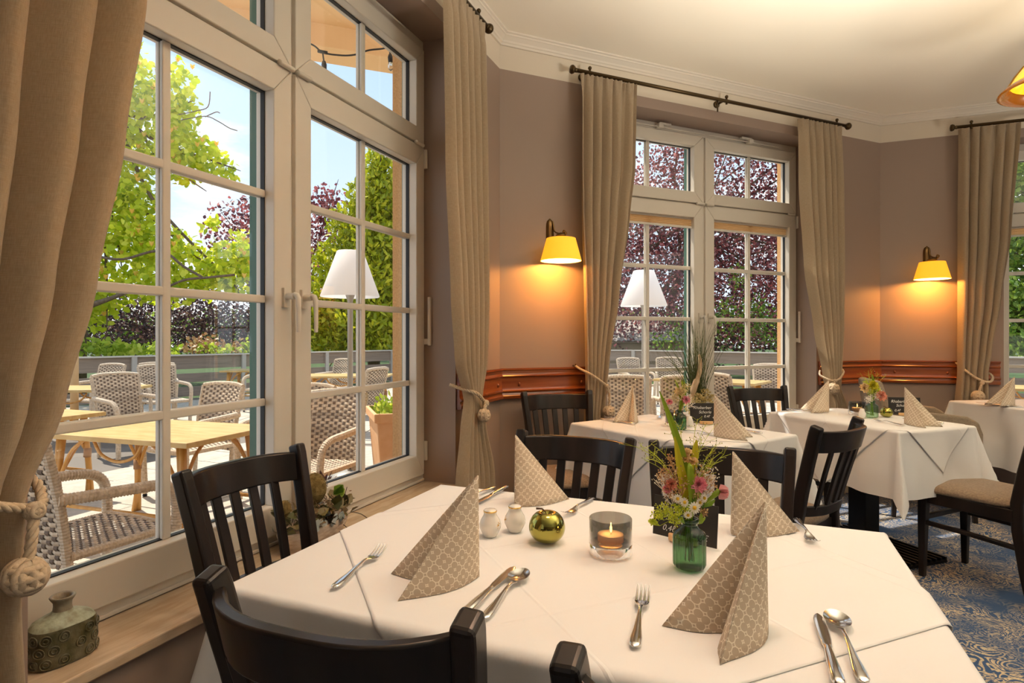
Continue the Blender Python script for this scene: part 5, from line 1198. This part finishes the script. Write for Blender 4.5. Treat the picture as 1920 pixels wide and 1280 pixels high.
def tree(name, label, cat, blobs, dens, ln, wd, mat, trunk=None, seed=1, droop=-.25, singles=0, group=None, up=.5, part='foliage', depth=.8):
    rng = np.random.default_rng(seed); pos = scatter(blobs, dens, rng, depth); n = len(pos); rng.shuffle(pos)
    base = Vector(trunk[0]) if trunk else V(*blobs[0][:3]); base.z = ZT-.2
    t = thing(name, label, cat, base, 0, group); pos -= np.array(base)
    dirs = rng.normal(size=(n, 3))+np.array([0, 0, droop]); nrm = rng.normal(size=(n, 3))+np.array([0, -.2, up]); l = ln*rng.uniform(.7, 1.3, n); w = wd*rng.uniform(.7, 1.3, n)
    if singles:
        k = np.argsort(np.linalg.norm(pos+np.array(base), axis=1))[:n]; sel = k[:singles*3:3]; rest = np.setdiff1d(np.arange(n), sel)
        lm = mesh('leaf', MB().leaf((0, 0, 0), (0, 1, 0), (0, 0, 1), ln, wd, .18), mat)
        for i in sel:
            d_ = Vector(dirs[i]).normalized(); o = put('leaf', lm, t, pos[i]); o.rotation_mode = 'QUATERNION'; o.rotation_quaternion = d_.to_track_quat('Y', 'Z'); 
        pos, dirs, nrm, l, w = pos[rest], dirs[rest], nrm[rest], l[rest], w[rest]
    stuff(put(part, leaves_mesh(part, pos, dirs, nrm, l, w, mat), t))
    if trunk:
        m = MB(); tb = [Vector(p)-base for p in trunk[1]]
        m.tube([Vector((0, 0, -.1))]+tb, [.22]+[.22-.14*i/max(1, len(tb)-1) for i in range(len(tb))], 9); obj('trunk', m, M_bark, t, True); rr = random.Random(seed)
        m = MB()
        for bpx in blobs[::2]:
            c = V(*bpx[:3])-base; s0 = tb[rr.randrange(len(tb)//2, len(tb))]; mid = (s0+c)/2+Vector((rr.gauss(0, .2), rr.gauss(0, .2), rr.uniform(-.3, .1)))
            q = catmull([s0, mid, c, c+(c-mid)*.5], 5); m.tube(q, [.06*(1-.85*i/(len(q)-1)) for i in range(len(q))], 6)
        obj('branches', m, M_bark, t, True)
    return t
tu = [(215, 130), (262, 190), (330, 200), (200, 260), (290, 290), (345, 285), (395, 300), (430, 325), (180, 360), (255, 380), (220, 450), (300, 470), (385, 495), (455, 480), (430, 525), (330, 535), (200, 540), (150, 585), (110, 500), (100, 380), (140, 250), (395, 420), (345, 330)]
ts = [(62, 78), (60, 78), (42, 95), (80, 80), (60, 48), (45, 60), (36, 40), (14, 26), (90, 70), (58, 60), (110, 60), (70, 52), (85, 46), (50, 46), (72, 34), (95, 36), (95, 42), (65, 40), (90, 90), (90, 90), (70, 90), (20, 12), (22, 22)]
t = tree('tulip_tree', 'bright lime tulip tree with orange blossoms filling the large left window', 'tree', [(a, b_, 14.5, c, d) for (a, b_), (c, d) in zip(tu, ts)], 115, .165, .15, L_tulip, ((-11.5, 15.5, 0), [(-11.4, 15.4, 1.6), (-11.0, 15.2, 3.2), (-10.4, 15, 5.2), (-10, 14.8, 7)]), 3, -.4, 290)
rr = random.Random(9); m = MB(); base = t.location
for (px, py), (rx, ry) in zip(tu, ts):
    for k in range(int(rx*ry/620)):
        p = V(px+rr.uniform(-.9, .9)*rx, py+rr.uniform(-.9, .6)*ry, 14.5-rr.uniform(.2, 1.0)*rx/90)-base
        for a in (0, 2.1, 4.2): m.leaf(p, (cos(a)*.5, sin(a)*.5, 1), (-cos(a), -sin(a), .3), .14, .10, .2)
obj('blossoms', m, L_blos, t)
m = MB()
for q in ([(335, 215), (368, 208), (390, 200), (394, 172)], [(340, 225), (385, 218), (410, 228), (430, 240), (445, 245)], [(385, 219), (405, 210), (412, 212)]): m.tube(catmull([V(x, y, 14.2)-base for x, y in q], 4), .012, 5)
obj('bare_twigs', m, M_bark, t)
m = MB().tube(catmull([V(x, y, 13.6)-base for x, y in ((60, 640), (150, 582), (200, 562), (260, 540))], 5), [.10, .10, .095, .09, .085, .08, .075, .07, .065, .06, .055, .05, .045, .04, .03, .03], 8).tube(catmull([V(x, y, 13.6)-base for x, y in ((300, 545), (345, 525), (390, 520), (440, 515))], 5), .028, 7).tube(catmull([V(x, y, 13.6)-base for x, y in ((180, 480), (230, 486), (300, 470), (345, 500), (380, 520))], 4), .03, 7); obj('bough', m, M_bark, t, True)
tree('plum_hedge', 'dark plum leaved hedge behind the fence below the tulip tree', 'hedge', [(a, b_, 19.5, 75, 62) for a, b_ in ((90, 590), (170, 590), (250, 585), (330, 590), (400, 600), (470, 600), (540, 600), (10, 590), (-70, 590), (-150, 585), (-230, 590))]+[(a, 640, 19, 80, 36) for a in (120, 240, 360, 480)], 230, .11, .08, L_dark, ((-12.5, 21, 0), [(-12.5, 21, .5), (-12.5, 21, 1.5)]), 5)
tree('copper_beech', 'copper beech with red sunlit top behind the tulip tree and thuja', 'tree', [(440, 430, 28, 62, 62), (490, 410, 27, 55, 66), (530, 440, 28, 60, 80), (605, 400, 28, 42, 50), (620, 380, 28, 38, 40), (590, 470, 28, 60, 70), (650, 430, 28, 50, 56), (480, 500, 27, 80, 60), (560, 540, 27, 90, 70), (690, 440, 28, 50, 50)], 125, .20, .15, L_beech, ((-10.5, 28.6, 0), [(-10.5, 28.6, 1.5), (-10.4, 28.5, 3.5), (-10.3, 28.4, 5.5)]), 6)
tree('thuja', 'bright yellow green thuja behind the white outdoor lamp', 'tree', [(712, 320, 20, 34, 46), (700, 375, 20, 52, 50), (735, 400, 20.5, 50, 60), (665, 430, 20, 52, 50), (705, 465, 19.6, 62, 56), (640, 495, 20, 58, 48), (690, 530, 19.4, 68, 56), (745, 520, 20, 55, 80), (625, 560, 19.6, 62, 52), (690, 600, 19.2, 80, 52), (750, 610, 20, 60, 60), (600, 610, 19.4, 60, 44), (640, 645, 19.2, 60, 26), (720, 650, 19.2, 70, 24)], 420, .23, .10, L_thuja, ((-4.9, 20.8, 0), [(-4.9, 20.8, 1), (-4.85, 20.7, 3), (-4.8, 20.6, 5)]), 8, .9)
tree('lime_shrub', 'lime leaved shrubs peeping over the fence at left', 'shrub', [(80, 640, 13.2, 50, 26), (170, 650, 13.6, 60, 18), (240, 654, 14, 60, 15), (300, 655, 15, 40, 14), (400, 655, 17.2, 40, 10), (470, 652, 17.8, 30, 16)], 220, .13, .11, L_hedge, None, 10)
tree('white_shrub', 'pale flowering shrub just over the fence near the window mullion', 'shrub', [(385, 645, 17.6, 36, 18), (440, 650, 18, 40, 12), (360, 652, 17, 30, 10)], 260, .11, .09, L_fill, None, 11)
tree('red_beech', 'red leaved beech filling the middle window', 'tree', [(1130+x*58+(y % 2)*25, 290+y*46, 23.5, 52, 44) for x in range(8) for y in range(8) if not (x < 2 and y < 1)]+[(1340, 250, 23.5, 90, 40), (1450, 260, 23.5, 80, 40), (1270, 265, 23.5, 40, 26)], 150, .135, .10, L_beech, ((6.6, 24.2, 0), [(6.6, 24.2, 1.2), (6.5, 24.1, 2.6), (7.0, 24, 4.2), (7.2, 24, 6)]), 12)
tree('plum_tree', 'dark plum tree in the shade behind the red beech', 'tree', [(1150+x*70, 430+y*70, 27, 70, 62) for x in range(6) for y in range(4)], 120, .15, .12, L_dark, None, 13)
tree('green_shrub', 'sunlit green shrub beyond the fence, low in the middle window', 'shrub', [(1290, 610, 21.5, 50, 40), (1350, 600, 21.5, 40, 44), (1400, 585, 21.5, 46, 50), (1440, 610, 21, 50, 40), (1250, 640, 21, 50, 20), (1480, 630, 21, 40, 40), (1385, 520, 22, 24, 34)], 130, .12, .09, L_green, None, 14)
tree('leafy_tree', 'sunlit green tree outside the window at the right picture edge', 'tree', [(1890, 330, 16, 60, 80), (1950, 420, 16, 80, 100), (1890, 480, 15.5, 50, 80), (1900, 570, 15, 60, 60), (1990, 560, 15, 90, 100), (1870, 620, 15, 50, 32), (2040, 380, 16, 100, 120), (1900, 640, 14.6, 70, 30), (1930, 600, 15, 70, 60)], 270, .15, .10, L_green, ((14.6, 16, 0), [(14.6, 16, 1.5), (14.6, 16, 4)]), 15)
tree('distant_hedge', 'distant green hedge closing the garden behind the trees', 'hedge', [(x*95-60, 622, 38, 80, 46) for x in range(-14, 36)], 150, .30, .24, L_green, None, 16, depth=.5)
m = MB(); rr = random.Random(3); c = Vector((-4.35, 10.9, ZT))
for k in range(46):
    a = rr.uniform(0, 6.28); r_ = rr.uniform(.2, .5); hgt = rr.uniform(.45, .85); m.ribbon(catmull([(0, 0, 0), (cos(a)*r_*.3, sin(a)*r_*.3, hgt*.7), (cos(a)*r_, sin(a)*r_, hgt)], 4), [.05*sin(pi*min(.98, .15+.85*i/8)) for i in range(9)], (.1, -1, .2), .1)
o = obj('lily_clump', m, L_hedge, None, loc=c); tag(o, 'lime strap leaved lily clump before the distant terrace table', 'plant')
